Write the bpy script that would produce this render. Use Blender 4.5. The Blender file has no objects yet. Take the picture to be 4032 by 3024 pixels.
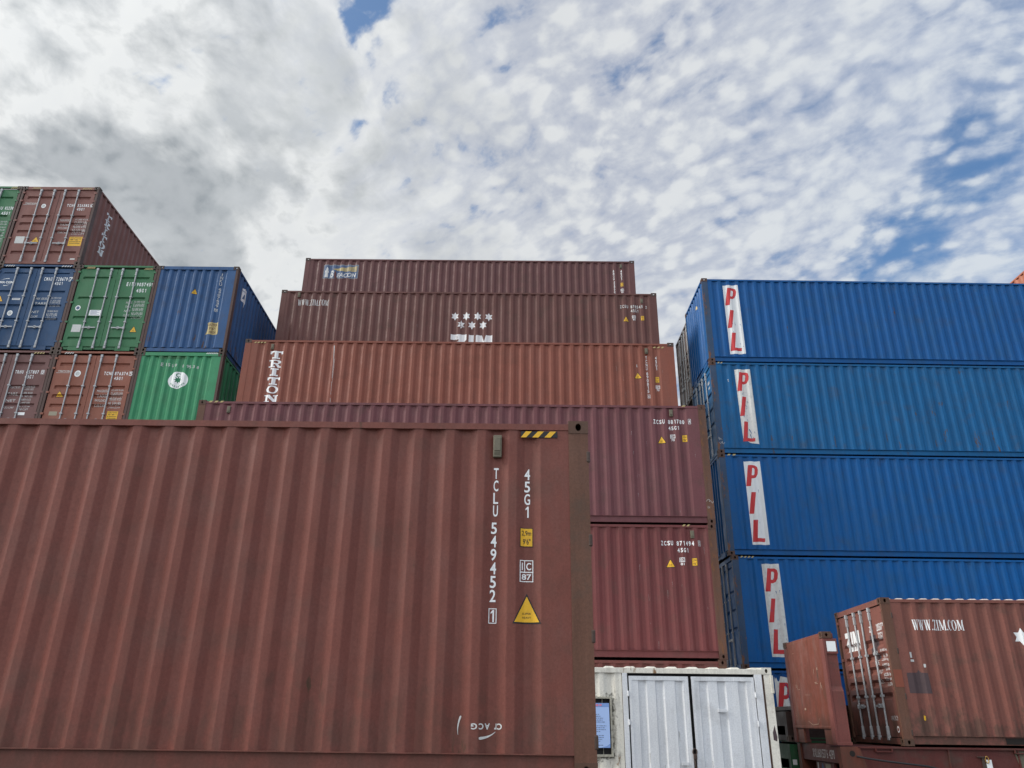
import bpy, bmesh, math, random
import numpy as np
from mathutils import Vector, Matrix
from mathutils.geometry import tessellate_polygon
random.seed(7)
S = bpy.context.scene
COL = S.collection
R = math.radians

# ------------------------------------------------------------------ camera
CAMZ = 1.65
F, PITCH, ROLL, YAW = 3062.68, 0.409133, -0.012415, -0.006745
cy_, sy_ = math.cos(YAW), math.sin(YAW)
cp_, sp_ = math.cos(PITCH), math.sin(PITCH)
cr_, sr_ = math.cos(ROLL), math.sin(ROLL)
r0 = Vector((cy_, -sy_, 0)); u0 = Vector((-sp_*sy_, -sp_*cy_, cp_)); fw = Vector((cp_*sy_, cp_*cy_, sp_))
rt = cr_*r0 - sr_*u0; up = sr_*r0 + cr_*u0
cam = bpy.data.cameras.new('camera'); camo = bpy.data.objects.new('camera', cam); COL.objects.link(camo)
M = Matrix((rt, up, -fw)).transposed().to_4x4(); M.translation = (0, 0, CAMZ)
camo.matrix_world = M
cam.sensor_width = 36; cam.lens = F/4032*36; cam.clip_start = .1; cam.clip_end = 3000
S.camera = camo

# ------------------------------------------------------------------ light and sky
S.view_settings.view_transform = 'Standard'; S.view_settings.look = 'None'
S.view_settings.exposure = 0.0; S.view_settings.gamma = 1
SUN_EL, SUN_AZ = R(38), R(264)          # azimuth clockwise from +Y: left, a little behind the camera
SUND = Vector((math.sin(SUN_AZ)*math.cos(SUN_EL), math.cos(SUN_AZ)*math.cos(SUN_EL), math.sin(SUN_EL)))
sl = bpy.data.lights.new('sun', 'SUN'); sl.energy = 3.2; sl.angle = R(18); sl.color = (1, .95, .88)
so = bpy.data.objects.new('sun', sl); COL.objects.link(so)
so.rotation_euler = SUND.to_track_quat('Z', 'Y').to_euler()

class NT:
    def __init__(s, tree): s.t = tree; s.n = tree.nodes; s.l = tree.links
    def node(s, kind, **kw):
        n = s.n.new(kind)
        for k, v in kw.items(): setattr(n, k, v)
        return n
    def set(s, sock, v):
        if isinstance(v, bpy.types.NodeSocket): s.l.new(v, sock)
        elif v is not None: sock.default_value = v
    def math(s, op, a, b=None, c=None, clamp=False):
        n = s.node('ShaderNodeMath', operation=op, use_clamp=clamp)
        s.set(n.inputs[0], a); s.set(n.inputs[1], b)
        if c is not None: s.set(n.inputs[2], c)
        return n.outputs[0]
    def vmath(s, op, a, b=None):
        n = s.node('ShaderNodeVectorMath', operation=op)
        s.set(n.inputs[0], a)
        if b is not None: s.set(n.inputs[1], b)
        return n.outputs['Value'] if op in ('DOT_PRODUCT', 'LENGTH') else n.outputs[0]
    def mix(s, f, a, b, blend='MIX'):
        n = s.node('ShaderNodeMix', data_type='RGBA', blend_type=blend)
        s.set(n.inputs['Factor'], f); s.set(n.inputs[6], a); s.set(n.inputs[7], b)
        return n.outputs[2]
    def noise(s, vec, scale, detail=3, rough=.5, dist=0, lac=2.0):
        n = s.node('ShaderNodeTexNoise'); s.set(n.inputs['Vector'], vec)
        n.inputs['Scale'].default_value = scale; n.inputs['Detail'].default_value = detail
        n.inputs['Roughness'].default_value = rough; n.inputs['Distortion'].default_value = dist
        n.inputs['Lacunarity'].default_value = lac
        return n.outputs['Fac']
    def ss(s, v, lo, hi, a=0., b=1.):
        n = s.node('ShaderNodeMapRange', interpolation_type='SMOOTHSTEP')
        s.set(n.inputs['Value'], v)
        for k, x in (('From Min', lo), ('From Max', hi), ('To Min', a), ('To Max', b)): s.set(n.inputs[k], x)
        return n.outputs[0]
    def mapping(s, vec, scale=(1, 1, 1), loc=(0, 0, 0), rot=(0, 0, 0)):
        n = s.node('ShaderNodeMapping'); s.set(n.inputs['Vector'], vec)
        n.inputs['Scale'].default_value = scale; n.inputs['Location'].default_value = loc; n.inputs['Rotation'].default_value = rot
        return n.outputs[0]

W_ = bpy.data.worlds.new('World'); S.world = W_; W_.use_nodes = True
def build_world():
    t = NT(W_.node_tree); t.n.clear()
    out = t.node('ShaderNodeOutputWorld'); bg = t.node('ShaderNodeBackground')
    sky = t.node('ShaderNodeTexSky', sky_type='NISHITA', sun_disc=False)
    sky.sun_elevation = SUN_EL; sky.sun_rotation = SUN_AZ; sky.air_density = 1.0; sky.dust_density = .3; sky.ozone_density = 3.0
    d = t.vmath('NORMALIZE', t.node('ShaderNodeTexCoord').outputs['Generated'])
    sep = t.node('ShaderNodeSeparateXYZ'); t.set(sep.inputs[0], d)
    z = t.math('ADD', t.math('MAXIMUM', sep.outputs[2], 0.0), .38)
    px = t.math('DIVIDE', sep.outputs[0], z); py = t.math('DIVIDE', sep.outputs[1], z)
    cb = t.node('ShaderNodeCombineXYZ'); t.set(cb.inputs[0], px); t.set(cb.inputs[1], py)
    p = cb.outputs[0]
    def warp(v, scale, amt, seed, detail=3):
        n = t.node('ShaderNodeTexNoise'); t.set(n.inputs['Vector'], t.mapping(v, loc=(seed, seed*.7, 0))); n.inputs['Scale'].default_value = scale; n.inputs['Detail'].default_value = detail
        q = t.vmath('SUBTRACT', n.outputs['Color'], (.5, .5, .5)); q2 = t.vmath('SCALE', q); q2.node.inputs['Scale'].default_value = amt
        return t.vmath('ADD', v, q2)
    def turn(v, deg, sx, sy, loc=(0, 0, 0)): return t.mapping(t.mapping(v, rot=(0, 0, R(deg))), scale=(sx, sy, 1), loc=loc)
    mul = lambda a_, b_: t.math('MULTIPLY', a_, b_)
    add = lambda a_, b_: t.math('ADD', a_, b_)
    sub = lambda a_, b_: t.math('SUBTRACT', a_, b_)
    pw = warp(p, 4.0, .10, 4.1)
    east = t.ss(px, .05, .75)
    west = t.ss(px, .12, -.38)
    # heavy grey billows in the west, parted by bright seams
    nb = t.noise(turn(pw, 20, 1, .8, (2.2, 5.1, 0)), 4.4, 8, .56)
    seam = t.math('POWER', t.math('MAXIMUM', sub(1.0, mul(t.math('ABSOLUTE', sub(nb, .5)), 9.0)), 0.0), 1.3)
    bill = t.ss(t.noise(turn(pw, 0, 1, 1, (5.7, 1.1, 0)), 5.2, 8, .56), .36, .66)
    # small rounded puffs in rows with gaps, running from the lower left to the upper right
    v2 = turn(pw, 38, .62, 1.0, (.6, .2, 0))
    vc = t.node('ShaderNodeTexVoronoi', feature='SMOOTH_F1'); t.set(vc.inputs['Vector'], turn(warp(p, 17, .05, 6.3, 4), 38, .78, 1.0, (.6, .2, 0)))
    vc.inputs['Scale'].default_value = 40; vc.inputs['Smoothness'].default_value = .7; vc.inputs['Randomness'].default_value = .9
    cell = t.ss(vc.outputs['Distance'], .62, .10)
    puff = add(mul(t.noise(v2, 24, 8, .56), .68), mul(sub(cell, .02), .32))
    puff2 = t.noise(turn(pw, 38, .8, 1.0, (4.4, 3.2, 0)), 46, 6, .58)
    rows = t.noise(turn(pw, 34, .32, 1.35, (1.9, 7.7, 0)), 13.0, 7, .52)
    sheet = t.noise(turn(p, 38, .35, 1.2, (9.1, 2.6, 0)), 3.2, 7, .55)
    big = t.noise(t.mapping(p, loc=(3.3, 1.7, 0)), 2.0, 4, .5)
    tex = add(mul(puff, .50), add(mul(puff2, .18), mul(rows, .32)))
    cov = add(mul(sub(tex, .5), add(1.75, mul(east, -.75))), mul(sub(big, .5), .34))
    cov = add(cov, add(mul(mul(sub(sheet, .5), east), .7), add(add(.335, mul(east, .05)), mul(west, .06))))
    for (gx, gy, gz), k, amt in SKY_GAPS:
        dd = t.vmath('DOT_PRODUCT', t.vmath('NORMALIZE', warp(d, 7, .10, 2.2, 6)), Vector((gx, gy, gz)).normalized())
        cov = sub(cov, mul(t.ss(dd, math.cos(R(k)), math.cos(R(k*.25))), amt))
    al = t.node('ShaderNodeMapRange', interpolation_type='SMOOTHSTEP'); t.set(al.inputs['Value'], cov)
    al.inputs['From Min'].default_value = -.055; t.set(al.inputs['From Max'], add(.17, mul(east, .22)))
    alpha = add(mul(al.outputs[0], .84), .16)
    # colour of the cloud: lit tops pale, undersides lavender grey, the west slate grey
    lit = t.ss(add(mul(puff, .45), add(mul(puff2, .30), mul(rows, .25))), .36, .58); litw = t.ss(add(mul(puff, .5), add(mul(puff2, .3), mul(rows, .2))), .72, .34)
    light_m = t.mix(lit, (.52, .565, .67, 1), (.82, .845, .865, 1))
    light_e = t.mix(t.ss(add(mul(rows, .5), add(mul(puff, .25), mul(puff2, .25))), .38, .60), (.50, .59, .76, 1), (.72, .79, .87, 1))
    cloud = t.mix(east, light_m, light_e)
    grey = t.mix(bill, (.23, .27, .31, 1), (.51, .55, .58, 1))
    wcol = t.mix(t.math('MINIMUM', add(mul(seam, .90), mul(litw, .42)), 1.0), grey, (.90, .92, .92, 1))
    cloud = t.mix(mul(west, .92), cloud, wcol)
    # cloud brightness added high behind the camera, as fill on the facing sides
    glow = t.math('POWER', t.math('MAXIMUM', t.vmath('DOT_PRODUCT', d, GLOWD), 0.0), 2.5)
    c2 = t.vmath('SCALE', cloud); t.set(c2.node.inputs['Scale'], mul(add(1.0, mul(glow, GLOW)), CLOUD_GAIN))
    hs = t.node('ShaderNodeHueSaturation'); t.set(hs.inputs['Color'], sky.outputs[0]); hs.inputs['Saturation'].default_value = 1.25; hs.inputs['Hue'].default_value = .497; hs.inputs['Value'].default_value = 1.15
    s2 = t.vmath('SCALE', hs.outputs[0]); s2.node.inputs['Scale'].default_value = SKY_STRENGTH
    t.set(bg.inputs[0], t.mix(alpha, s2, c2)); bg.inputs[1].default_value = 1
    t.l.new(bg.outputs[0], out.inputs[0])
CLOUD_GAIN = .90
SKY_STRENGTH = .135
GLOW = 1.9
GLOWD = Vector((math.sin(R(215))*math.cos(R(45)), math.cos(R(215))*math.cos(R(45)), math.sin(R(45))))
SKY_GAPS = [((-.169, .65, .741), 3.2, .22), ((.487, .675, .556), 4.5, .19), ((.50, .645, .58), 3.5, .10), ((.43, .757, .492), 4.5, .18), ((.465, .71, .53), 4, .08), ((.52, .60, .61), 5, .05),
            ((-.112, .723, .682), 4.0, .08), ((-.214, .728, .651), 4, .10), ((-.055, .81, .584), 5.0, .04)]
build_world()

# ------------------------------------------------------------------ materials
def lin(r, g, b):
    f = lambda c: c/12.92 if c <= .04045 else ((c+.055)/1.055)**2.4
    return (f(r/255), f(g/255), f(b/255))
MATS = {}
def paint(name, base, seed=0, fade=.25, streak=.25, rust=.0, rough=.5, grime=.3, bump=1.0, fadecol=None, low=.0, chalk=.0, dusty=.45, spec=.22, mud=.0, grain=.40, dustcol=(.13, .105, .095), rustcol=(.085, .046, .03)):
    """old painted steel: uneven fading, vertical run marks, rust patches, dirt"""
    m = bpy.data.materials.new(name); m.use_nodes = True
    t = NT(m.node_tree); bs = t.n['Principled BSDF']
    oc = t.node('ShaderNodeTexCoord').outputs['Object']
    v = t.mapping(oc, loc=(seed*3.7, seed*1.9, seed*5.3))
    c0 = (*base, 1)
    fc = fadecol or tuple(min(1, c*1.22+.006) for c in base)
    big = t.ss(t.noise(v, .8, 4, .55), .38, .66)
    c = t.mix(t.math('MULTIPLY', big, fade*2), c0, (*fc, 1))
    dust = t.noise(t.mapping(v, scale=(1.6, 1.6, .8), loc=(9, 2, 6)), 2.2, 7, .62)
    c = t.mix(t.math('MULTIPLY', t.ss(dust, .42, .70), .30*dusty), c, (*dustcol, 1))
    st = t.noise(t.mapping(v, scale=(9, 9, .45)), 1.0, 5, .6)
    c = t.mix(t.math('MULTIPLY', t.ss(st, .44, .74), streak*1.35), c, (*(x*.6+.003 for x in base), 1))
    st2 = t.noise(t.mapping(v, scale=(17, 17, .7), loc=(4, 9, 2)), 1.0, 4, .6)
    c = t.mix(t.math('MULTIPLY', t.ss(st2, .52, .76), streak*1.2), c, (*(min(1, x*1.38+.008) for x in base), 1))
    fine = t.noise(v, 42, 4, .6)
    c = t.mix(t.math('MULTIPLY', t.ss(fine, .40, .66), grain), c, (*(x*.72 for x in base), 1))
    fine2 = t.noise(t.mapping(v, loc=(3, 8, 5)), 75, 3, .65)
    c = t.mix(t.math('MULTIPLY', t.ss(fine2, .48, .68), grain*.7), c, (*(min(1, x*1.35+.006) for x in base), 1))
    if chalk:
        ch = t.noise(t.mapping(v, scale=(1, 1, .35)), 3.2, 6, .65)
        c = t.mix(t.math('MULTIPLY', t.ss(ch, .5, .68), chalk), c, (.30, .27, .25, 1))
    gr = t.noise(v, 2.6, 7, .66)
    c = t.mix(t.math('MULTIPLY', t.ss(gr, .50, .72), grime*1.25), c, (.075, .062, .05, 1))
    if mud:
        s0 = t.node('ShaderNodeSeparateXYZ'); t.set(s0.inputs[0], oc)
        mn = t.math('ADD', t.math('MULTIPLY', t.noise(t.mapping(v, scale=(1, 1, .7)), 5.5, 8, .68), .75), t.math('MULTIPLY', st, .25))
        mn = t.math('ADD', mn, t.ss(s0.outputs[2], 1.1, .15, .0, .20))
        c = t.mix(t.math('MULTIPLY', t.ss(mn, .60, .74), mud), c, (.05, .043, .032, 1))
    if rust:
        rn = t.math('ADD', t.math('MULTIPLY', t.noise(t.mapping(v, scale=(1.6, 1.6, .55)), 2.2, 9, .7), .7), t.math('MULTIPLY', st, .3))
        if low:
            s = t.node('ShaderNodeSeparateXYZ'); t.set(s.inputs[0], oc)
            rn = t.math('ADD', rn, t.math('MULTIPLY', t.ss(s.outputs[2], 1.5, .2), low))
        th = .70-.16*rust
        c = t.mix(t.ss(rn, th, th+.045), c, (*rustcol, 1))
        c = t.mix(t.math('MULTIPLY', t.ss(rn, th+.05, th+.1), .8), c, (.045, .025, .018, 1))
    t.set(bs.inputs['Base Color'], c)
    t.set(bs.inputs['Roughness'], t.ss(gr, .3, .7, rough-.12, rough+.10))
    bs.inputs['Specular IOR Level'].default_value = spec
    hb = t.math('ADD', t.math('MULTIPLY', t.noise(t.mapping(v, scale=(1, 1, .6)), 1.7, 3, .5), 1.0), t.math('MULTIPLY', fine, .025))
    bp = t.node('ShaderNodeBump'); bp.inputs['Strength'].default_value = .32*bump; bp.inputs['Distance'].default_value = .05
    t.set(bp.inputs['Height'], hb); t.l.new(bp.outputs[0], bs.inputs['Normal'])
    MATS[name] = m
    return m
def plain(name, base, rough=.6, metal=0., var=.25, scale=14, spec=.4, dirt=None):
    m = bpy.data.materials.new(name); m.use_nodes = True
    t = NT(m.node_tree); bs = t.n['Principled BSDF']
    oc = t.node('ShaderNodeTexCoord').outputs['Object']
    n = t.noise(oc, scale, 6, .65)
    c = t.mix(t.math('MULTIPLY', t.ss(n, .45, .75), var), (*base, 1), (*(dirt or tuple(x*.5 for x in base)), 1))
    t.set(bs.inputs['Base Color'], c); bs.inputs['Roughness'].default_value = rough
    bs.inputs['Metallic'].default_value = metal; bs.inputs['Specular IOR Level'].default_value = spec
    MATS[name] = m
    return m
K_ = .91      # paint albedo from the colour it shows under this sky
def P(name, rgb, seed, **kw): return paint(name, tuple(min(.9, c*K_) for c in lin(*rgb)), seed, **kw)
P('paint_foreground', (121, 71, 62), 1, fade=.22, streak=.18, rust=.42, grime=.2, dusty=.6, bump=1.6, mud=.25)
P('paint_plum', (114, 70, 74), 2, fade=.2, streak=.25, grime=.25)
P('paint_crimson', (114, 62, 62), 3, fade=.2, streak=.25, grime=.25)
P('paint_base', (108, 62, 58), 4, fade=.2, streak=.25, grime=.25)
P('paint_rust_red', (137, 81, 66), 5, fade=.18, streak=.2, grime=.15)
P('paint_dark_brown', (105, 69, 64), 6, fade=.25, streak=.3, grime=.3)
P('paint_top_brown', (105, 69, 68), 7, fade=.2, streak=.3, grime=.25)
P('paint_left_brown', (130, 86, 79), 8, fade=.2, streak=.15, grime=.15)
P('paint_left_orange', (144, 90, 74), 9, fade=.2, streak=.15, grime=.15)
P('paint_left_maroon', (116, 82, 80), 10, fade=.2, streak=.15, grime=.15)
P('paint_navy', (44, 78, 116), 11, fade=.15, streak=.12, grime=.12)
P('paint_green', (62, 118, 82), 12, fade=.15, streak=.12, grime=.12)
P('paint_bright_green', (66, 146, 104), 13, fade=.2, streak=.2, grime=.15)
P('paint_worn_blue', (52, 90, 136), 14, fade=.3, streak=.35, rust=.58, grime=.25, low=.06)
P('paint_blue_a', (10, 86, 150), 15, fade=.16, streak=.25, rust=.45, grime=.15, dusty=1.6, dustcol=(.018, .085, .19))
P('paint_blue_b', (12, 94, 148), 16, fade=.2, streak=.35, rust=.58, grime=.25, low=.04, rustcol=(.07, .05, .05), dusty=1.6, dustcol=(.018, .085, .19))
P('paint_blue_c', (2, 86, 150), 17, fade=.12, streak=.2, grime=.15, dusty=1.6, dustcol=(.018, .085, .19))
P('paint_blue_d', (0, 90, 158), 18, fade=.1, streak=.2, grime=.1, dusty=1.6, dustcol=(.018, .085, .19))
P('paint_blue_e', (6, 74, 140), 19, fade=.15, streak=.3, rust=.35, grime=.2, dusty=1.6, dustcol=(.018, .085, .19))
P('paint_near_brown', (130, 82, 72), 20, fade=.22, streak=.22, grime=.35, rust=.15, mud=.55)
P('paint_grey_brown', (118, 104, 100), 21, fade=.3, streak=.4, rust=.5, grime=.4)
P('paint_orange', (178, 110, 86), 22, fade=.2, streak=.2, grime=.15)
paint('paint_white', (.80, .765, .67), 23, fade=.1, streak=.32, rust=.78, grime=.22, rustcol=(.26, .15, .07), fadecol=(.76, .76, .73), spec=.4, dusty=.25)
paint('paint_door_white', (.73, .755, .79), 24, fade=.2, streak=.3, rust=.28, grime=.14, bump=1.3, fadecol=(.74, .74, .73), spec=.4, dusty=.25)
P('paint_flat_rack', (116, 62, 48), 25, fade=.35, streak=.45, rust=.8, grime=.35, chalk=.12, mud=.3)
P('paint_flat_post', (122, 70, 64), 37, fade=.3, streak=.3, rust=.2, grime=.3)
P('paint_flat_base', (96, 50, 46), 26, fade=.3, streak=.3, rust=.4, grime=.4)
P('paint_rack_brown', (52, 36, 33), 27, fade=.3, streak=.3, rust=.5, grime=.4)
P('paint_rack_green', (34, 84, 52), 28, fade=.25, streak=.3, rust=.35, grime=.35)
P('post_brown', (106, 74, 60), 29, fade=.3, streak=.45, rust=.35, grime=.4)
P('post_rust', (104, 74, 60), 30, fade=.35, streak=.45, rust=1.05, grime=.3, rustcol=(.17, .075, .035), dusty=.8)
P('post_blue', (52, 78, 108), 31, fade=.3, streak=.45, rust=1.0, grime=.4, rustcol=(.17, .075, .035), dusty=.8)
P('post_dark', (86, 66, 62), 32, fade=.3, streak=.4, rust=.3, grime=.3)
P('casting_dark', (78, 64, 58), 33, fade=.3, streak=.2, rust=.6, grime=.4)
P('casting_rust', (92, 66, 56), 34, fade=.3, streak=.2, rust=.6, grime=.3)
P('casting_tan', (90, 66, 54), 35, fade=.3, streak=.2, rust=.4, grime=.3)
paint('galvanised', (.42, .44, .46), 36, fade=.15, streak=.2, rust=.12, rough=.42, grime=.2)
plain('rubber', (.018, .018, .02), .8)
plain('underside', (.03, .026, .024), .85)
plain('white_ink', (.82, .84, .85), .55, var=.12, scale=30)
plain('aged_white', (.60, .61, .60), .55, var=.3, scale=22, dirt=(.38, .37, .36))
plain('banner_white', (.72, .74, .75), .5, var=.22, scale=9, dirt=(.52, .54, .56))
plain('banner_worn', (.66, .66, .64), .55, var=.55, scale=13, dirt=(.40, .40, .39))
plain('yellow', (.74, .42, .02), .5, var=.3, scale=26, dirt=(.42, .24, .03))
plain('pale_yellow', (.46, .37, .16), .5, var=.5, scale=26, dirt=(.28, .22, .12))
plain('black', (.016, .015, .018), .6, var=.1)
plain('red_ink', (.52, .03, .035), .5, var=.2, scale=10)
plain('green_ink', (.03, .20, .10), .6)
plain('rust_mark', (.12, .065, .045), .8, var=.6, scale=30, dirt=(.03, .06, .13))
plain('brand_blue', (.075, .12, .22), .6, var=.3, scale=8)
plain('grey_vent', (.155, .14, .10), .7, var=.5, scale=30)
plain('dark_slot', (.02, .016, .014), .9)
plain('patch_grey', (.075, .048, .052), .6, var=.3)
plain('patch_red', (.22, .062, .035), .6, var=.3)
plain('fresh_white', (.86, .88, .88), .5, var=.05)
plain('paper_blue', (.42, .58, .92), .6, var=.08, scale=3)
plain('paper_banner', (.22, .36, .72), .6, var=.2)
plain('ink_grey', (.17, .22, .36), .7)
plain('ink_pink', (.70, .22, .32), .7)
plain('moss', (.045, .04, .026), .95, var=.5, scale=25)
plain('cable', (.02, .02, .022), .5)
plain('brass', (.5, .30, .08), .35, metal=.6)
plain('scratch_tan', (.36, .24, .18), .6, var=.6, scale=30)
plain('logo_grey', (.26, .27, .28), .6, var=.5, scale=9)
plain('roof_glint', (.50, .44, .41), .5, var=.4, scale=8, dirt=(.2, .12, .1))  # sky glint on the roof humps put into the pale base colour, dirt over it
plain('window_dirty', (.42, .40, .33), .8, var=.7, scale=18, dirt=(.05, .045, .035))
plain('olive_sticker', (.30, .27, .20), .6)
plain('logo_sticker', (.55, .57, .56), .55, var=.5, scale=26, dirt=(.25, .27, .27))

# ------------------------------------------------------------------ mesh helpers
OFF = Vector((0, 0, 0))
CACHE = {}
class MB:
    def __init__(s): s.v = []; s.f = []; s.sm = []
    def add(s, vs, fs, smooth=False):
        b = len(s.v); s.v += [tuple(x) for x in vs]
        for f in fs: s.f.append([b+i for i in f]); s.sm.append(smooth)
        return s
    def box(s, x0, y0, z0, x1, y1, z1, bev=0.0):
        x0, x1 = min(x0, x1), max(x0, x1); y0, y1 = min(y0, y1), max(y0, y1); z0, z1 = min(z0, z1), max(z0, z1)
        if bev <= 0:
            vs = [(x, y, z) for z in (z0, z1) for y in (y0, y1) for x in (x0, x1)]
            return s.add(vs, [(0, 2, 3, 1), (4, 5, 7, 6), (0, 1, 5, 4), (2, 6, 7, 3), (0, 4, 6, 2), (1, 3, 7, 5)])
        bm = bmesh.new(); bmesh.ops.create_cube(bm, size=1)
        for v in bm.verts: v.co = Vector(((x0+x1)/2+v.co.x*(x1-x0), (y0+y1)/2+v.co.y*(y1-y0), (z0+z1)/2+v.co.z*(z1-z0)))
        bmesh.ops.bevel(bm, geom=bm.edges[:], offset=min(bev, .45*min(x1-x0, y1-y0, z1-z0)), segments=2, affect='EDGES', profile=.5)
        bm.verts.index_update()
        s.add([v.co for v in bm.verts], [[v.index for v in f.verts] for f in bm.faces]); bm.free()
        return s
    def quad(s, a, b, c, d): return s.add([a, b, c, d], [(0, 1, 2, 3)])
    def cyl(s, p0, p1, r, n=10, r1=None, cap=True):
        p0, p1 = Vector(p0), Vector(p1); a = (p1-p0).normalized()
        u = a.orthogonal().normalized(); w = a.cross(u); r1 = r if r1 is None else r1
        vs = []
        for p, rr in ((p0, r), (p1, r1)):
            for i in range(n):
                t = 2*math.pi*i/n; vs.append(p+u*rr*math.cos(t)+w*rr*math.sin(t))
        s.add(vs, [(i, (i+1) % n, n+(i+1) % n, n+i) for i in range(n)], True)
        if cap: s.add(vs, [tuple(range(n))[::-1], tuple(range(n, 2*n))])
        return s
    def tube(s, pts, r, n=8):
        for a, b in zip(pts, pts[1:]): s.cyl(a, b, r, n)
        return s
    def strip(s, prof, fn):
        """prof: list of 2-tuples, fn(i)-> (lo point, hi point)"""
        vs = []
        for p in prof: vs += fn(p)
        s.add(vs, [(2*i, 2*i+2, 2*i+3, 2*i+1) for i in range(len(prof)-1)])
        return s
    def mesh(s, name):
        me = bpy.data.meshes.new(name)
        me.from_pydata([(x-OFF.x, y-OFF.y, z-OFF.z) for x, y, z in s.v], [], s.f)
        me.polygons.foreach_set('use_smooth', s.sm)
        me.materials.append(None)
        me.update()
        return me
def link(name, me, mat, parent):
    o = bpy.data.objects.new(name, me); COL.objects.link(o); o.parent = parent
    if me is not None and mat is not None:
        o.material_slots[0].link = 'OBJECT'; o.material_slots[0].material = MATS[mat] if isinstance(mat, str) else mat
    return o
def part(name, mat, parent, fn, key=None):
    if key is not None: key = (name, key, tuple(OFF))
    me = CACHE.get(key) if key is not None else None
    if me is None:
        mb = MB(); fn(mb); me = mb.mesh(name)
        if key is not None: CACHE[key] = me
    return link(name, me, mat, parent)
def thing(name, label, cat, loc, rz=0, group=None):
    o = bpy.data.objects.new(name, None); COL.objects.link(o); o.empty_display_size = .3
    o.location = loc; o.rotation_euler = (0, 0, rz); o['label'] = label; o['category'] = cat
    if group: o['group'] = group
    return o

# ------------------------------------------------------------------ surfaces that carry lettering
def rounded(pts, r=.007):
    out = [pts[0]]
    for a, b, c in zip(pts, pts[1:], pts[2:]):
        la = math.hypot(b[0]-a[0], b[1]-a[1]); lc = math.hypot(c[0]-b[0], c[1]-b[1])
        if la < 1e-6 or lc < 1e-6: continue
        ra = min(r, la*.4); rc = min(r, lc*.4)
        p = (b[0]+(a[0]-b[0])*ra/la, b[1]+(a[1]-b[1])*ra/la); q = (b[0]+(c[0]-b[0])*rc/lc, b[1]+(c[1]-b[1])*rc/lc)
        m = ((p[0]+q[0]+2*b[0])/4, (p[1]+q[1]+2*b[1])/4)
        out += [p, m, q]
    out.append(pts[-1])
    return out
def corr(a, b, pitch, depth, u0, base, flat=.26, slope=.245):
    """corrugated profile between a and b; outer flats at depth 'base'"""
    pts = [(a, base)]
    k = math.floor((a-u0)/pitch)
    fr = (flat, flat+slope, 1-slope, 1.0)
    while True:
        s = u0+k*pitch
        if s > b: break
        q = [(s+fr[0]*pitch, base), (s+fr[1]*pitch, base+depth), (s+fr[2]*pitch, base+depth), (s+pitch, base)]
        if s+fr[0]*pitch > a+.03 and s+pitch < b-.02: pts += q
        k += 1
    pts.append((b, base))
    return rounded(pts)
class Face:
    def __init__(s, to3d, prof=None, rects=None, base=0., depth=0.):
        s.to3d = to3d; s.prof = prof; s.rects = rects or []; s.base = base; s.dp = depth
        s.ub = [p[0] for p in prof] if prof else []
        s.zb = []
        for (a, b, c, d, sl) in s.rects:
            s.ub += [a, a+sl, b-sl, b]; s.zb += [c, c+sl, d-sl, d]
        s.ub = sorted(set(round(x, 5) for x in s.ub)); s.zb = sorted(set(round(x, 5) for x in s.zb))
        if prof: s.pu = np.array([p[0] for p in prof]); s.pd = np.array([p[1] for p in prof])
    def depth(s, u, z):
        if s.prof: return float(np.interp(u, s.pu, s.pd))
        for (a, b, c, d, sl) in s.rects:
            if a < u < b and c < z < d:
                return s.base+s.dp*min(1, (u-a)/sl, (b-u)/sl, (z-c)/sl, (d-z)/sl)
        return s.base
def decal(name, face, polys, mat, parent, off=.0025):
    """polys: list of (outer, [holes], extra offset) or ('tri', verts, tris, extra)"""
    bm = bmesh.new()
    lay = bm.verts.layers.float.new('ex')
    for k, p in enumerate(polys):
        if p[0] == 'tri':
            vs = [bm.verts.new((x, 0, z)) for x, z in p[1]]; ex = p[3]; tris = p[2]
        else:
            outer, holes, ex = p
            loops = [[Vector((x, z, 0)) for x, z in l] for l in [outer]+list(holes)]
            flat = [v for l in loops for v in l]
            tris = tessellate_polygon(loops)
            vs = [bm.verts.new((v.x, 0, v.y)) for v in flat]
        for v in vs: v[lay] = ex
        for t in tris:
            try: bm.faces.new([vs[i] for i in t])
            except ValueError: pass
    us = [v.co.x for v in bm.verts]; zs = [v.co.z for v in bm.verts]
    for ub in face.ub:
        if min(us) < ub < max(us):
            bmesh.ops.bisect_plane(bm, geom=bm.verts[:]+bm.edges[:]+bm.faces[:], dist=1e-6, plane_co=(ub, 0, 0), plane_no=(1, 0, 0))
    for zb in face.zb:
        if min(zs) < zb < max(zs):
            bmesh.ops.bisect_plane(bm, geom=bm.verts[:]+bm.edges[:]+bm.faces[:], dist=1e-6, plane_co=(0, 0, zb), plane_no=(0, 0, 1))
    bm.verts.index_update()
    mb = MB()
    vs = [face.to3d(v.co.x, v.co.z, face.depth(v.co.x, v.co.z)-off-v[lay]) for v in bm.verts]
    mb.add(vs, [[v.index for v in f.verts] for f in bm.faces]); bm.free()
    return link(name, mb.mesh(name), mat, parent)

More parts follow.
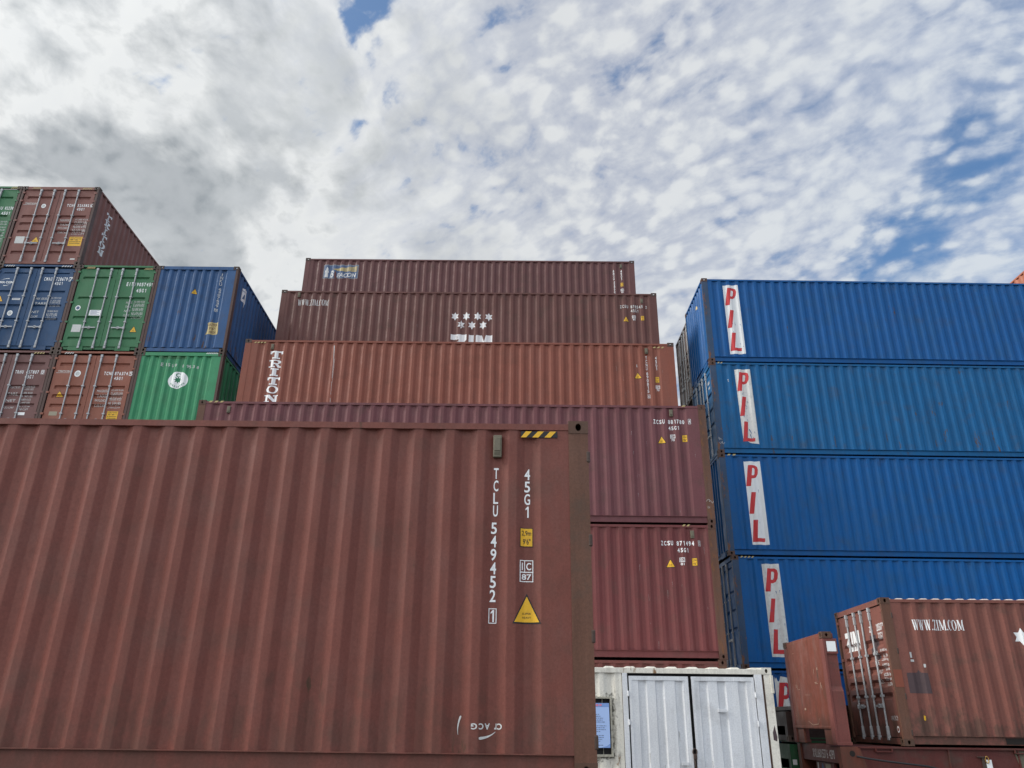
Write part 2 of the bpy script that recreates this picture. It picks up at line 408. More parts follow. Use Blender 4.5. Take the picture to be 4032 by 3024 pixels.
GL = {}
def glyphs(txt, bold=.0, shear=0.):
    k = (txt, bold, shear)
    if txt == '1': return np.array([(.55, 0), (1, 0), (1, 1), (.62, 1), (.0, .80), (.0, .66), (.55, .80)]), [(0, 1, 2), (0, 2, 6), (6, 2, 3), (6, 3, 4), (6, 4, 5)]
    if k not in GL:
        c = bpy.data.curves.new('t', 'FONT'); c.body = txt; c.size = 1; c.offset = bold; c.shear = shear; c.resolution_u = 4
        o = bpy.data.objects.new('t', c)
        me = bpy.data.meshes.new_from_object(o)
        v = np.array([x.co[:2] for x in me.vertices]) if len(me.vertices) else np.zeros((0, 2))
        tr = []
        for p in me.polygons:
            q = list(p.vertices)
            for i in range(1, len(q)-1): tr.append((q[0], q[i], q[i+1]))
        bpy.data.objects.remove(o); bpy.data.curves.remove(c); bpy.data.meshes.remove(me)
        GL[k] = (v, tr)
    return GL[k]
def tx(txt, u0, z0, u1, z1, bold=.012, rot=False, ex=0., shear=0.):
    """one line of lettering stretched to the box u0..u1, z0..z1"""
    v, tr = glyphs(txt, bold, shear)
    lo, hi = v.min(0), v.max(0); w = np.maximum(hi-lo, 1e-6); q = (v-lo)/w
    if rot: q = 1-q
    return [('tri', [(u0+(u1-u0)*a, z0+(z1-z0)*b) for a, b in q], tr, ex)]
NARROW = {'1': .55, 'I': .3, ' ': 1, "'": .3, 'J': .8}
def col(txt, u0, z1, u1, z0, gap=.14, bold=.012):
    """letters stacked downwards"""
    n = len(txt); h = (z1-z0)/(n-gap); out = []
    for i, ch in enumerate(txt):
        if ch == ' ': continue
        w = (u1-u0)*NARROW.get(ch, 1); m = (u0+u1)/2
        t = z1-i*h
        out += tx(ch, m-w/2, t-h*(1-gap), m+w/2, t, bold)
    return out
def row(txt, u0, z0, u1, z1, bold=.028, gap=.30):
    """evenly spaced narrow capitals"""
    n = len(txt); w = (u1-u0)/(n-gap); out = []
    for i, ch in enumerate(txt):
        if ch == ' ': continue
        g = w*(1-gap); k = NARROW.get(ch, 1); m = u0+i*w+g/2
        out += tx(ch, m-g*k/2, z0, m+g*k/2, z1, bold)
    return out
def rect(u0, z0, u1, z1, ex=0.): return [([(u0, z0), (u1, z0), (u1, z1), (u0, z1)], [], ex)]
def frame(u0, z0, u1, z1, t, ex=0.):
    return [([(u0, z0), (u1, z0), (u1, z1), (u0, z1)], [[(u0+t, z0+t), (u1-t, z0+t), (u1-t, z1-t), (u0+t, z1-t)]], ex)]
def disc(u, z, ru, rz, n=28, ex=0., hole=0.):
    pt = lambda k: [(u+ru*k*math.cos(2*math.pi*i/n), z+rz*k*math.sin(2*math.pi*i/n)) for i in range(n)]
    return [(pt(1), [pt(hole)] if hole else [], ex)]
def star(u, z, ru, rz, n=6, inner=.58, a0=90., ex=0.):
    pts = []
    for i in range(2*n):
        k = 1 if i % 2 == 0 else inner; a = R(a0+i*180/n)
        pts.append((u+ru*k*math.cos(a), z+rz*k*math.sin(a)))
    return [(pts, [], ex)]
def stroke(p, q, w0, w1=None, ex=0.):
    w1 = w0 if w1 is None else w1
    dx, dz = q[0]-p[0], q[1]-p[1]; l = math.hypot(dx, dz) or 1; nx, nz = -dz/l, dx/l
    return [([(p[0]+nx*w0/2, p[1]+nz*w0/2), (p[0]-nx*w0/2, p[1]-nz*w0/2), (q[0]-nx*w1/2, q[1]-nz*w1/2), (q[0]+nx*w1/2, q[1]+nz*w1/2)], [], ex)]
def poly(box, outer, holes=(), ex=0., shear=0.):
    u0, z0, u1, z1 = box
    f = lambda p: (u0+(u1-u0)*p[0]+shear*p[1], z0+(z1-z0)*p[1])
    return [([f(p) for p in outer], [[f(p) for p in h] for h in holes], ex)]
SLAB = {
 'T': ([(0,1),(0,.62),(.12,.62),(.16,.8),(.36,.8),(.36,.17),(.2,.17),(.2,0),(.8,0),(.8,.17),(.64,.17),(.64,.8),(.84,.8),(.88,.62),(1,.62),(1,1)], []),
 'I': ([(.1,1),(.1,.83),(.3,.83),(.3,.17),(.1,.17),(.1,0),(.9,0),(.9,.17),(.7,.17),(.7,.83),(.9,.83),(.9,1)], []),
 'N': ([(0,1),(0,.85),(.1,.85),(.1,.15),(0,.15),(0,0),(.4,0),(.4,.15),(.27,.15),(.27,.66),(.72,0),(.92,0),(.92,.85),(1,.85),(1,1),(.62,1),(.62,.85),(.75,.85),(.75,.4),(.4,1)], []),
 'R': ([(0,1),(0,.84),(.14,.84),(.14,.16),(0,.16),(0,0),(.52,0),(.52,.16),(.38,.16),(.38,.43),(.5,.43),(.74,0),(1,0),(1,.15),(.9,.15),(.72,.47),(.92,.6),(.96,.72),(.92,.88),(.74,1)],
       [[(.38,.86),(.62,.86),(.71,.79),(.71,.66),(.62,.58),(.38,.58)]]),
}
def slab(ch, box):
    if ch == 'O':
        u0, z0, u1, z1 = box; u, z = (u0+u1)/2, (z0+z1)/2; a, b = (u1-u0)/2, (z1-z0)/2
        pt = lambda k, m: [(u+a*k*math.cos(2*math.pi*i/28), z+b*m*math.sin(2*math.pi*i/28)) for i in range(28)]
        return [(pt(1, 1), [pt(.55, .74)], 0.)]
    o, h = SLAB[ch]; return poly(box, o, h)
def serif_word(txt, u0, z0, u1, z1):
    """condensed roman capitals with thick and thin strokes"""
    wd = {'W': 1.05, '.': .26, 'Z': .72, 'I': .42, 'M': 1.05, 'C': .78, 'O': .84}
    tot = sum(wd[c]+.04 for c in txt)-.04; k = (u1-u0)/tot; h = z1-z0; out = []; u = u0; e = 0
    def st(p, q, w):
        nonlocal e
        e = (e+.00025) % .002
        w = w*k
        a = (u+p[0]*k, z0+p[1]*h); b = (u+q[0]*k, z0+q[1]*h)
        return [([(a[0]-w/2, a[1]), (a[0]+w/2, a[1]), (b[0]+w/2, b[1]), (b[0]-w/2, b[1])], [], e)]
    def bar(p, q, t):
        nonlocal e
        e = (e+.00025) % .002
        return [([(u+p[0]*k, z0+(p[1]-t/2)*h), (u+q[0]*k, z0+(p[1]-t/2)*h), (u+q[0]*k, z0+(p[1]+t/2)*h), (u+p[0]*k, z0+(p[1]+t/2)*h)], [], e)]
    for c in txt:
        w = wd[c]
        if c == 'W':
            out += st((.16, 1), (.34, 0), .17)+st((.34, 0), (.52, .95), .07)+st((.5, 1), (.7, 0), .17)+st((.7, 0), (.9, .95), .07)
            out += bar((.02, .975), (.32, .975), .05)+bar((.38, .975), (.64, .975), .05)+bar((.8, .975), (1.02, .975), .05)
        elif c == 'M':
            out += st((.14, 0), (.14, 1), .08)+st((.2, 1), (.52, .05), .17)+st((.52, .05), (.84, 1), .07)+st((.88, 0), (.88, 1), .18)
            out += bar((.02, .025), (.28, .025), .05)+bar((.72, .025), (1.04, .025), .05)+bar((.02, .975), (.2, .975), .05)+bar((.86, .975), (1.04, .975), .05)
        elif c == 'Z':
            out += st((.16, .04), (.54, .96), .18)+bar((.05, .965), (.64, .965), .07)+bar((.05, .035), (.68, .035), .07)+st((.1, .8), (.1, .96), .07)+st((.63, .04), (.63, .24), .07)
        elif c == 'I':
            out += st((.21, 0), (.21, 1), .18)+bar((.05, .975), (.37, .975), .05)+bar((.05, .025), (.37, .025), .05)
        elif c == '.':
            out += disc(u+.13*k, z0+.07*h, .1*k, .075*h, 12)
        else:
            cx, rx = u+w*k/2, w*k*.48; n = 28
            if c == 'O':
                o = [(cx+rx*math.cos(2*math.pi*i/n), z0+h*.5+h*.52*math.sin(2*math.pi*i/n)) for i in range(n)]
                i_ = [(cx+rx*.52*math.cos(2*math.pi*i/n), z0+h*.5+h*.46*math.sin(2*math.pi*i/n)) for i in range(n)]
                out += [(o, [i_], 0.)]
            else:
                aa = [R(48+i*(264/20)) for i in range(21)]
                o = [(cx+rx*math.cos(a), z0+h*.5+h*.52*math.sin(a)) for a in aa]
                i_ = [(cx+rx*.16+rx*.62*math.cos(a), z0+h*.5+h*.46*math.sin(a)) for a in aa]
                out += [(o+i_[::-1], [], 0.)]+st((.66, .72), (.66, .98), .06)
        u += (w+.04)*k
    return out

# ------------------------------------------------------------------ setting
def build_ground():
    m = bpy.data.materials.new('yard_concrete'); m.use_nodes = True
    t = NT(m.node_tree); bs = t.n['Principled BSDF']; oc = t.node('ShaderNodeTexCoord').outputs['Object']
    a = t.noise(oc, .25, 6, .6); b = t.noise(oc, 6, 8, .65)
    c = t.mix(t.ss(a, .35, .65), (.085, .08, .075, 1), (.13, .125, .115, 1)); c = t.mix(t.math('MULTIPLY', t.ss(b, .5, .75), .5), c, (.05, .048, .045, 1))
    t.set(bs.inputs['Base Color'], c); bs.inputs['Roughness'].default_value = .9
    mb = MB().quad((-900, -900, 0), (900, -900, 0), (900, 900, 0), (-900, 900, 0))
    o = bpy.data.objects.new('ground', mb.mesh('ground')); o.data.materials[0] = m; COL.objects.link(o); o['kind'] = 'structure'
    o['label'] = 'grey concrete yard under the container stacks'
build_ground()

# ------------------------------------------------------------------ shipping containers
W = 2.438
HC = 2.896
def casting(mb, c, s, top_hole=True):
    """hollow corner casting with oval holes; c corner point, s direction signs into the container"""
    D = (.178, .162, .118)
    def pt(*k): return tuple(c[i]+s[i]*k[i] for i in range(3))
    for ax in range(3):
        a, b = [i for i in range(3) if i != ax]
        la, lb = D[a], D[b]; ca, cb = la*.5, lb*.5
        ra, rb = (.038, .046) if ax != 2 else (.058, .040)
        if ax == 0: ra, rb = .030, .042
        if ax == 1: ra, rb = .026, .036
        if ax == 2 and not top_hole: ra = rb = .0005
        n = 20; o = []; h = []; hb = []
        angs = sorted([2*math.pi*i/n for i in range(n)]+[math.atan2(y*lb, x*la) % (2*math.pi) for x in (-1, 1) for y in (-1, 1)])
        for t in angs:
            dx, dy = math.cos(t), math.sin(t)
            k = min(la/2/abs(dx) if abs(dx) > 1e-9 else 9, lb/2/abs(dy) if abs(dy) > 1e-9 else 9)
            for lst, u, v, w in ((o, ca+dx*k, cb+dy*k, 0), (h, ca+ra*dx, cb+rb*dy, 0), (hb, ca+ra*dx, cb+rb*dy, .026)):
                q = [0, 0, 0]; q[a] = u; q[b] = v; q[ax] = w; lst.append(pt(*q))
        m = len(angs)
        mb.add(o+h+hb, [(i, (i+1) % m, m+(i+1) % m, m+i) for i in range(m)]+[(m+i, m+(i+1) % m, 2*m+(i+1) % m, 2*m+i) for i in range(m)])
        q = [(0, 0), (la, 0), (la, lb), (0, lb)]; vs = []
        for u, v in q:
            w = [0, 0, 0]; w[a] = u; w[b] = v; w[ax] = D[ax]; vs.append(pt(*w))
        mb.add(vs, [(0, 1, 2, 3)])
def shadow_gap(mb, *a): mb.box(*a)

DOORS = {   # swage centre heights and heights of the pressed door panels
 'five': [(2.475, .115), (1.765, .115), (1.49, .115), (1.20, .115), (.44, .12)],
 'four': [(2.46, .09), (1.765, .09), (1.11, .09), (.425, .09)],
 'three': [(2.60, .05), (1.955, .10), (1.48, .10), (1.02, .10)],
 'low': [(1.80, .17), (1.55, .15), (1.31, .15), (1.07, .15), (.84, .13)],
}
def door_rects(kind, H):
    k = H/HC if kind != 'low' else 1
    return [(z*k-h/2, z*k+h/2) for z, h in DOORS[kind]]
def door_face(kind, H, u0, u1):
    k = kind == 'low'
    rects = [(u0+.11, u1-.11, a, b, .055 if k else .028) for a, b in door_rects(kind, H)]
    return Face(lambda u, z, d: (d, W-u, z), rects=rects, base=.030, depth=.05 if k else .040)
def leaf(mb, u0, u1, z0, z1, face):
    """door leaf with pressed grooves; grid over the breakpoints"""
    us = sorted(set([u0, u1]+[x for r in face.rects for x in (r[0], r[0]+r[4], r[1]-r[4], r[1])]))
    zs = sorted(set([z0, z1]+[x for r in face.rects for x in (r[2], r[2]+r[4], r[3]-r[4], r[3])]))
    vs = [face.to3d(u, z, face.depth(u, z)) for z in zs for u in us]; n = len(us)
    mb.add(vs, [(j*n+i, j*n+i+1, (j+1)*n+i+1, (j+1)*n+i) for j in range(len(zs)-1) for i in range(n-1)])
    for a, b in (((u0, z0), (u0, z1)), ((u1, z0), (u1, z1)), ((u0, z0), (u1, z0)), ((u0, z1), (u1, z1))):
        mb.quad(face.to3d(*a, .03), face.to3d(*b, .03), face.to3d(*b, .085), face.to3d(*a, .085))
def lock_rod(mb, y, H):
    z0, z1 = .085, H-.115
    mb.cyl((.006, y, z0), (.006, y, z1), .0185, 10)
    for z in (z0+.03, z1-.05):                       # cams and keepers
        mb.box(-.018, y-.030, z-.03, .03, y+.032, z+.05)
    for z in (z0+.16, z1-.17): mb.box(-.020, y-.024, z-.075, .030, y+.024, z+.075, .008)
    for z in (H*.33, H*.62): mb.box(-.020, y-.036, z-.02, .034, y+.036, z+.02)
def handle(mb, y, s, z):
    mb.box(-.022, y, z-.018, -.008, y+s*.36, z+.018)
    mb.box(-.022, y+s*.14, z-.035, .03, y+s*.20, z+.04)
    mb.box(-.026, y-.03, z-.04, .012, y+.03, z+.04)
RODS = (.632, 1.058, 1.400, 1.820)
class Container:
    def __init__(s, label, group, paint_m, pos, rz=0., L=12.192, H=HC, end='front', door='five', post=None, cast='casting_dark', pitch=.28, u0=.25, hump=.21,
                 vents=(), hump_up=0., rods='galvanised', handles=True, bar=True, name='shipping_container'):
        """pos: where the corner (x=0,y=0,z=0) goes; y=0 is the long side that is seen, x=0 the end that is seen"""
        global OFF
        s.L, s.H, s.paint = L, H, paint_m
        OFF = Vector((L/2, W/2, 0)); s.off = OFF
        c, sn = math.cos(rz), math.sin(rz)
        root = thing(name, label, 'container', (pos[0]+c*L/2-sn*W/2, pos[1]+sn*L/2+c*W/2, pos[2]), rz, group); s.root = root
        post = post or paint_m; s.post = post
        b0, b1 = .022, H-.03
        prof = corr(.178, L-.178, pitch, .036, u0, .010)
        s.side = Face(lambda u, z, d: (u, d, z), prof=prof)
        kd = (round(L, 3), round(H, 3), pitch, round(u0, 4))
        sz0, sz1 = .174, H-.070
        s.panel = part('side_panel', paint_m, root, lambda mb: mb.strip(prof, lambda p: [(p[0], p[1], sz0), (p[0], p[1], sz1)]), kd)
        part('side_panel', paint_m, root, lambda mb: mb.strip(prof, lambda p: [(p[0], W-p[1], sz0), (p[0], W-p[1], sz1)]), ('far',)+kd)
        # roof with transverse ribs
        rp = corr(.12, L-.12, hump, .022, .1, 0., flat=.42, slope=.08)
        zt = H-.040+hump_up
        def roof(mb):
            mb.strip(rp, lambda p: [(p[0], .03, zt-p[1]), (p[0], W-.03, zt-p[1])])
            if hump_up > 0: mb.strip(rp, lambda p: [(p[0], .03, zt-p[1]-.001), (p[0], .006, zt-.024)])
        part('roof', 'roof_glint' if hump_up > 0 else paint_m, root, roof, (kd, hump, hump_up))
        part('underframe', 'underside', root, lambda mb: (mb.box(.1, .07, .10, L-.1, W-.07, .15), [mb.box(x, .07, .03, x+.05, W-.07, .1) for x in np.arange(.4, L-.4, .6)]), kd)
        for y0 in (0, 1):
            f = (lambda y: y) if y0 == 0 else (lambda y: W-y)
            part('top_rail', paint_m, root, lambda mb: mb.box(.178, f(.003), H-.088, L-.178, f(.063), H-.032), (y0,)+kd)
            def brail(mb):
                mb.box(.178, f(.000), .166, L-.178, f(.085), .174); mb.box(.178, f(.034), .036, L-.178, f(.042), .166); mb.box(.178, f(.034), .030, L-.178, f(.10), .0355)
            part('bottom_rail', paint_m, root, brail, (y0,)+kd)
        for e in (0, 1):
            gx = (lambda x: x) if e == 0 else (lambda x: L-x)
            for y0 in (0, 1):
                f = (lambda y: y) if y0 == 0 else (lambda y: W-y)
                def pst(mb):
                    mb.box(gx(.004), f(.004), .118, gx(.178), f(.075), H-.118)
                    if end == 'door' and e == 0 or e == 1:
                        pass
                part('corner_post', post, root, pst, (e, y0)+kd)
                for z0 in (0, 1):
                    part('corner_casting', cast, root, lambda mb: casting(mb, (gx(0), f(0), 0 if z0 == 0 else H), (1 if e == 0 else -1, 1 if y0 == 0 else -1, 1 if z0 == 0 else -1), cast != 'casting_tan'), (e, y0, z0, cast == 'casting_tan')+kd)
        # far end: plain corrugated
        pe = corr(.075, W-.075, .25, .045, .1, .014)
        part('end_panel', paint_m, root, lambda mb: mb.strip(pe, lambda p: [(L-p[1], W-p[0], .12), (L-p[1], W-p[0], H-.05)]), ('far',)+kd)
        part('end_header', paint_m, root, lambda mb: mb.box(L-.004, .165, H-.07, L-.08, W-.165, H-.012), ('far',)+kd)
        part('end_sill', paint_m, root, lambda mb: mb.box(L-.004, .165, .022, L-.08, W-.165, .15), ('far',)+kd)
        # near end
        if end == 'front':
            s.end = Face(lambda u, z, d: (d, W-u, z), prof=pe)
            s.endp = part('end_panel', paint_m, root, lambda mb: mb.strip(pe, lambda p: [(p[1], W-p[0], .158), (p[1], W-p[0], H-.055)]), kd)
            part('end_header', paint_m, root, lambda mb: mb.box(.004, .165, H-.068, .07, W-.165, H-.010), kd)
            def sill(mb):
                mb.box(.003, .17, .150, .07, W-.17, .160); mb.box(.03, .17, .06, .04, W-.17, .15)
                for y in (.32, W-.75): mb.box(.008, y, .022, .03, y+.43, .15)
            part('end_sill', paint_m, root, sill, kd)
        else:
            part('end_header', paint_m, root, lambda mb: mb.box(.004, .165, H-.118, .075, W-.165, H-.012), kd)
            part('end_sill', paint_m, root, lambda mb: (mb.box(.004, .165, .022, .075, W-.165, .125), [mb.box(.0015, y, .05, .004, y+.16, .105) for y in ()]), kd)
            gap = W/2
            s.doors = []
            spans = ((.105, gap-.006), (gap+.006, W-.105))
            for k, (ua, ub) in enumerate(spans):
                fc = door_face(door, H, ua, ub)
                d = part('door', paint_m, root, lambda mb: leaf(mb, ua, ub, .14, H-.130, fc), (k, door)+kd)
                s.doors.append((d, fc))
                for y in RODS[2*(1-k):2*(1-k)+2]:
                    rd = part('lock_rod', rods, d, lambda mb: lock_rod(mb, y, H), (y,)+kd)
                if handles:
                    ys = RODS[2*(1-k):2*(1-k)+2]
                    part('handle', rods, d, lambda mb: handle(mb, ys[0] if k else ys[1], 1 if k else -1, H*.262), (k,)+kd)
                hy = W-.07 if k == 0 else .07
                for z in (.30, .95, 1.6, H-.55, H-.24):
                    part('hinge', paint_m, d, lambda mb: mb.box(.0, hy-.05 if k == 0 else hy-.03, z-.03, .034, hy+.03 if k == 0 else hy+.05, z+.03, .006), (k, z)+kd)
            part('door_gasket', 'rubber', root, lambda mb: (mb.box(.062, .07, .12, .07, W-.07, .15), mb.box(.062, .07, H-.14, .07, W-.07, H-.115), mb.box(.062, .075, .12, .07, .12, H-.12), mb.box(.062, W-.12, .12, .07, W-.075, H-.12)), kd)
            s.end = None
        for i, (u, z) in enumerate(vents): s.vent(u, z)
    def on(s):
        global OFF; OFF = s.off
    def vent(s, u, z, w=.082, h=.17, mat='grey_vent'):
        s.on()
        def f(mb):
            mb.box(u-w/2, .000, z-h/2, u+w/2, .04, z+h/2, .005); mb.box(u-w*.36, -.006, z-h*.22, u+w*.36, .002, z+h*.38, .003)
            for k in range(4): mb.box(u-w*.34, -.003, z-h*.40+k*h*.04, u+w*.34, .001, z-h*.40+k*h*.04+h*.018)
        part('vent', mat, s.root, f)
    def mark(s, polys, mat='white_ink', name='lettering', face=None, off=.0025, parent=None, label=None):
        s.on(); o = decal(name, face or s.side, polys, mat, parent or s.root, off)
        if label: o['label'] = label
        return o
    def side_mark(s, *a, **k): return s.mark(*a, face=s.side, **k)
    def end_mark(s, polys, mat='white_ink', name='lettering', off=.0025, door=None, **k):
        if door is None: return s.mark(polys, mat, name, face=s.end, off=off, **k)
        d, fc = s.doors[door]
        return s.mark(polys, mat, name, face=fc, off=off, parent=d, **k)
    # small standard plates on the long side
    def triangle(s, u0, z0, u1, z1, txt=False, **k):
        m = (u0+u1)/2; b = .012
        t = s.mark([([(m, z1+b*2), (u0-b*1.3, z0-b), (u1+b*1.3, z0-b)], [], 0)], 'black', 'warning_sign', **k)
        k2 = dict(k); k2['parent'] = t
        s.mark([([(m, z1), (u0, z0), (u1, z0)], [], 0)], 'yellow', 'sign_face', off=.004, **k2)
        h = z1-z0; w = u1-u0
        s.mark(tx('SUPER', m-w*.18, z0+h*.29, m+w*.17, z0+h*.37, 0)+tx('HEAVY', m-w*.18, z0+h*.14, m+w*.17, z0+h*.22, 0), 'black', 'lettering', off=.0055, **k2)
    def height_plate(s, u0, z0, u1, z1, **k):
        t = s.mark(rect(u0-.006, z0-.006, u1+.006, z1+.006), 'black', 'height_plate', **k)
        k2 = dict(k); k2['parent'] = t
        s.mark(rect(u0, z0, u1, z1), 'yellow', 'plate_face', off=.004, **k2)
        w, h = u1-u0, z1-z0
        s.mark(tx('2,9m', u0+w*.1, z0+h*.56, u1-w*.1, z0+h*.88, .01)+tx('9\'6"', u0+w*.2, z0+h*.1, u1-w*.16, z0+h*.42, .01), 'black', 'lettering', off=.0055, **k2)
    def ic_plate(s, u0, z0, u1, z1, num, boxed=False, **k):
        w, h = u1-u0, z1-z0; zm = z0+h*.36
        if boxed:
            pol = frame(u0, z0, u1, z1, w*.06)+rect(u0+w*.06, zm+h*.06, u1-w*.06, zm+h*.11, .0003)+rect(u0+w*.33, zm+h*.11, u0+w*.39, z1-w*.06, .0003)
            pol += tx('I', u0+w*.15, zm+h*.18, u0+w*.23, z1-h*.12)+tx('C', u0+w*.48, zm+h*.18, u1-w*.15, z1-h*.12, .02)+tx(num, u0+w*.14, z0+h*.10, u1-w*.14, zm, .02)
        else:
            pol = frame(u0, zm+h*.06, u1, z1, w*.1)+rect(u0+w*.36, zm+h*.06+w*.1, u0+w*.44, z1-w*.1, .0003)
            pol += tx('I', u0+w*.18, zm+h*.18, u0+w*.27, z1-h*.14)+tx('C', u0+w*.52, zm+h*.18, u1-w*.18, z1-h*.14, .02)+tx(num, u0+w*.18, z0, u1-w*.16, zm-h*.04, .02)
        s.mark(pol, 'white_ink', 'lettering', **k)
    def hazard(s, u0, z0, u1, z1, n=3, mat='yellow', parent=None, back=True, slant=1, face=None):
        s.on()
        fc = face or Face(lambda u, z, d: (u, d, z), base=.003)
        t = decal('hazard_stripes', fc, rect(u0, z0, u1, z1), 'black', parent or s.root, .002) if back else (parent or s.root)
        w = (u1-u0)/(n*2); h = z1-z0; pol = []
        for i in range(n):
            a = u0+w*(2*i-.15 if back else 2*i+.3); k = h*.9*slant
            q = [(a, z0), (a+w, z0), (a+w+k, z1), (a+k, z1)]
            q = [(min(max(x, u0), u1), z) for x, z in q]
            pol.append((q, [], 0))
        decal('stripe' if back else 'hazard_stripes', fc, pol, mat, t, .0035)
    def door_code(s, own, num, chk, typ, box, boxed=True, d=1, ks=None, mat='white_ink', sh=.025):
        """owner code, serial, size code; box: list of (from right edge, z) measured on the end plane"""
        pass
def eb(y1, z1, y0, z0, sh=.022):
    """measured box on the end (distance from the right edge) -> u box"""
    return (W-y1-sh, min(z0, z1), W-y0-sh, max(z0, z1))
def weights(cy, zz, dy0, dy1, rows):
    """little table of weights on a door: label column and figures column"""
    out = []
    for k, (lab, v1, v2) in enumerate(rows):
        z = zz[k]; h = .05
        out += tx(lab, W-cy[0], z-h*.55, W-cy[1], z+h*.35, 0)
        out += tx(v1, W-dy0, z, W-dy1, z+h, 0)+tx(v2, W-dy0, z-h*1.35, W-dy1, z-h*.35, 0)
    return out

# ------------------------------------------------------------------ foreground container
GL_ = 'containers lying along the yard'
TA = .00417
c = Container('huge brown container filling the foreground, mud-brown corner post at its right', GL_, 'paint_foreground',
    (.6452-12.192*math.cos(TA), 6.5783-12.192*math.sin(TA), 2.4936-HC+CAMZ), TA, post='post_brown', cast='casting_tan', pitch=.2815, u0=10.637)
FG = c
c.vent(11.38, 2.652, .075, .205)
c.hazard(11.588, 2.735, 11.915, 2.792, 3)
c.mark(col('TCLU', 11.352, 2.458, 11.394, 2.022, .12, .016)+col('549452', 11.338, 1.970, 11.388, 1.305, .12, .016))
c.mark(frame(11.333, 1.134, 11.398, 1.254, .006)+tx('1', 11.350, 1.146, 11.378, 1.242, .016))
c.mark(col('45G1', 11.622, 2.450, 11.672, 2.015, .12, .016))
c.height_plate(11.592, 1.768, 11.692, 1.919)
c.ic_plate(11.587, 1.470, 11.700, 1.651, '87', True)
c.triangle(11.545, 1.146, 11.748, 1.352)
c.mark(tx('G', 11.217, .341, 11.265, .385, .03, True)+tx('C', 11.277, .341, 11.314, .385, .03, True)+tx('A', 11.322, .341, 11.362, .385, .03, True)+tx('r', 11.396, .341, 11.414, .385, .02, True)+tx('C', 11.418, .341, 11.456, .385, .03, True), 'aged_white')
def swoosh(pts, w):
    n = len(pts); L_, R_ = [], []
    for i, p in enumerate(pts):
        a = pts[max(0, i-1)]; b = pts[min(n-1, i+1)]; dx, dz = b[0]-a[0], b[1]-a[1]; l = math.hypot(dx, dz)
        k = w*(.12+.88*(i/(n-1)))*.5
        if i == n-1: k *= .6
        L_.append((p[0]-dz/l*k, p[1]+dx/l*k)); R_.append((p[0]+dz/l*k, p[1]-dx/l*k))
    return [(L_+R_[::-1], [], 0)]
def bez(a, b, c_, n=12): return [((1-t)**2*a[0]+2*t*(1-t)*b[0]+t*t*c_[0], (1-t)**2*a[1]+2*t*(1-t)*b[1]+t*t*c_[1]) for t in [i/n for i in range(n+1)]]
c.mark(swoosh(bez((11.117, .300), (11.104, .37), (11.134, .437)), .016), 'aged_white')
c.mark(swoosh(bez((11.406, .326), (11.36, .283), (11.280, .278)), .022), 'aged_white')
# thin scratches in the paint
def scratches(c, n, u0, u1, z0, z1, seed, ln=(.03, .2), w=.003, mat='aged_white', slope=.12):
    rr = random.Random(seed); pol = []
    for i in range(n):
        a = (rr.uniform(u0, u1), rr.uniform(z0, z1)); l = rr.uniform(*ln); s = rr.uniform(-slope, slope)
        pol += stroke(a, (a[0]+l*s, a[1]-l), w*rr.uniform(.4, 1), w*.25, rr.random()*.0006)
    c.mark(pol, mat, 'scratches', off=.0012)
scratches(c, 9, 9.3, 11.9, .25, 1.6, 3, (.03, .16), .0022, 'paint_left_brown', .03)
# lashing slots along the foreground post edge
def notches(c, zs, u1, mat='dark_slot'):
    c.on()
    for z in zs:
        part('hinge', 'casting_dark', c.root, lambda mb: mb.box(u1-.022, -.003, z-.05, u1+.010, .05, z+.05, .008))
notches(c, (2.56, 1.82, 1.04, .26), 12.192)

# ------------------------------------------------------------------ middle stack, stepping back as it rises
ZB = 1.243+CAMZ; GM = 'brown containers of the middle stack'
X0, X1, X2, X3, X4 = 4.5115, 4.526, 4.4446, 4.5057, 4.3065
Y1, Y2, Y3, Y4 = 17.3677, 19.845, 22.0351, 24.657
BL = 12.192
c = Container('reddish brown bottom container of middle stack, seen just above the white container', GM, 'paint_base', (X0-BL-.03, Y1+.01, .0), H=ZB-.004, post='post_rust', cast='casting_rust')
c = Container('crimson brown container with white code, directly above the white container', GM, 'paint_crimson', (X0-BL, Y1, ZB), post='post_rust', cast='casting_rust', u0=.21, vents=[(11.655, 2.655)])
c.mark(row('ZCSU', 10.942, 2.404, 11.209, 2.506)+row('871494', 11.296, 2.402, 11.678, 2.506)+row('45G1', 11.303, 2.253, 11.551, 2.347))
c.mark(frame(11.766, 2.392, 11.824, 2.518, .008)+tx('0', 11.778, 2.41, 11.812, 2.502), 'aged_white')
c.triangle(11.035, 1.925, 11.21, 2.085); c.ic_plate(11.330, 1.968, 11.447, 2.136, '81'); c.height_plate(11.612, 1.963, 11.715, 2.122)
c.hazard(11.42, 2.835, 11.62, 2.875, 2, 'pale_yellow', back=False); scratches(c, 10, 10.3, 11.9, .2, 2.4, 11); notches(c, (2.3, 1.5, .7), BL)
c = Container('plum brown container with white code, second from bottom of the visible middle stack', GM, 'paint_plum', (X1-BL, Y1, ZB+HC), post='post_rust', cast='casting_rust', vents=[(11.367, 2.68), (.75, 2.66)])
c.mark(row('ZCSU', 10.931, 2.406, 11.198, 2.512)+row('881780', 11.283, 2.409, 11.671, 2.512)+row('45G1', 11.285, 2.253, 11.536, 2.347))
c.mark(frame(11.757, 2.398, 11.822, 2.527, .008)+tx('4', 11.77, 2.415, 11.81, 2.512))
c.triangle(11.02, 1.923, 11.19, 2.09); c.ic_plate(11.312, 1.977, 11.427, 2.138, '70'); c.height_plate(11.598, 1.962, 11.705, 2.125)
c.hazard(.22, 2.835, .62, 2.876, 3, 'pale_yellow', back=False); c.hazard(11.6, 2.838, 11.75, 2.873, 1, 'pale_yellow', back=False)
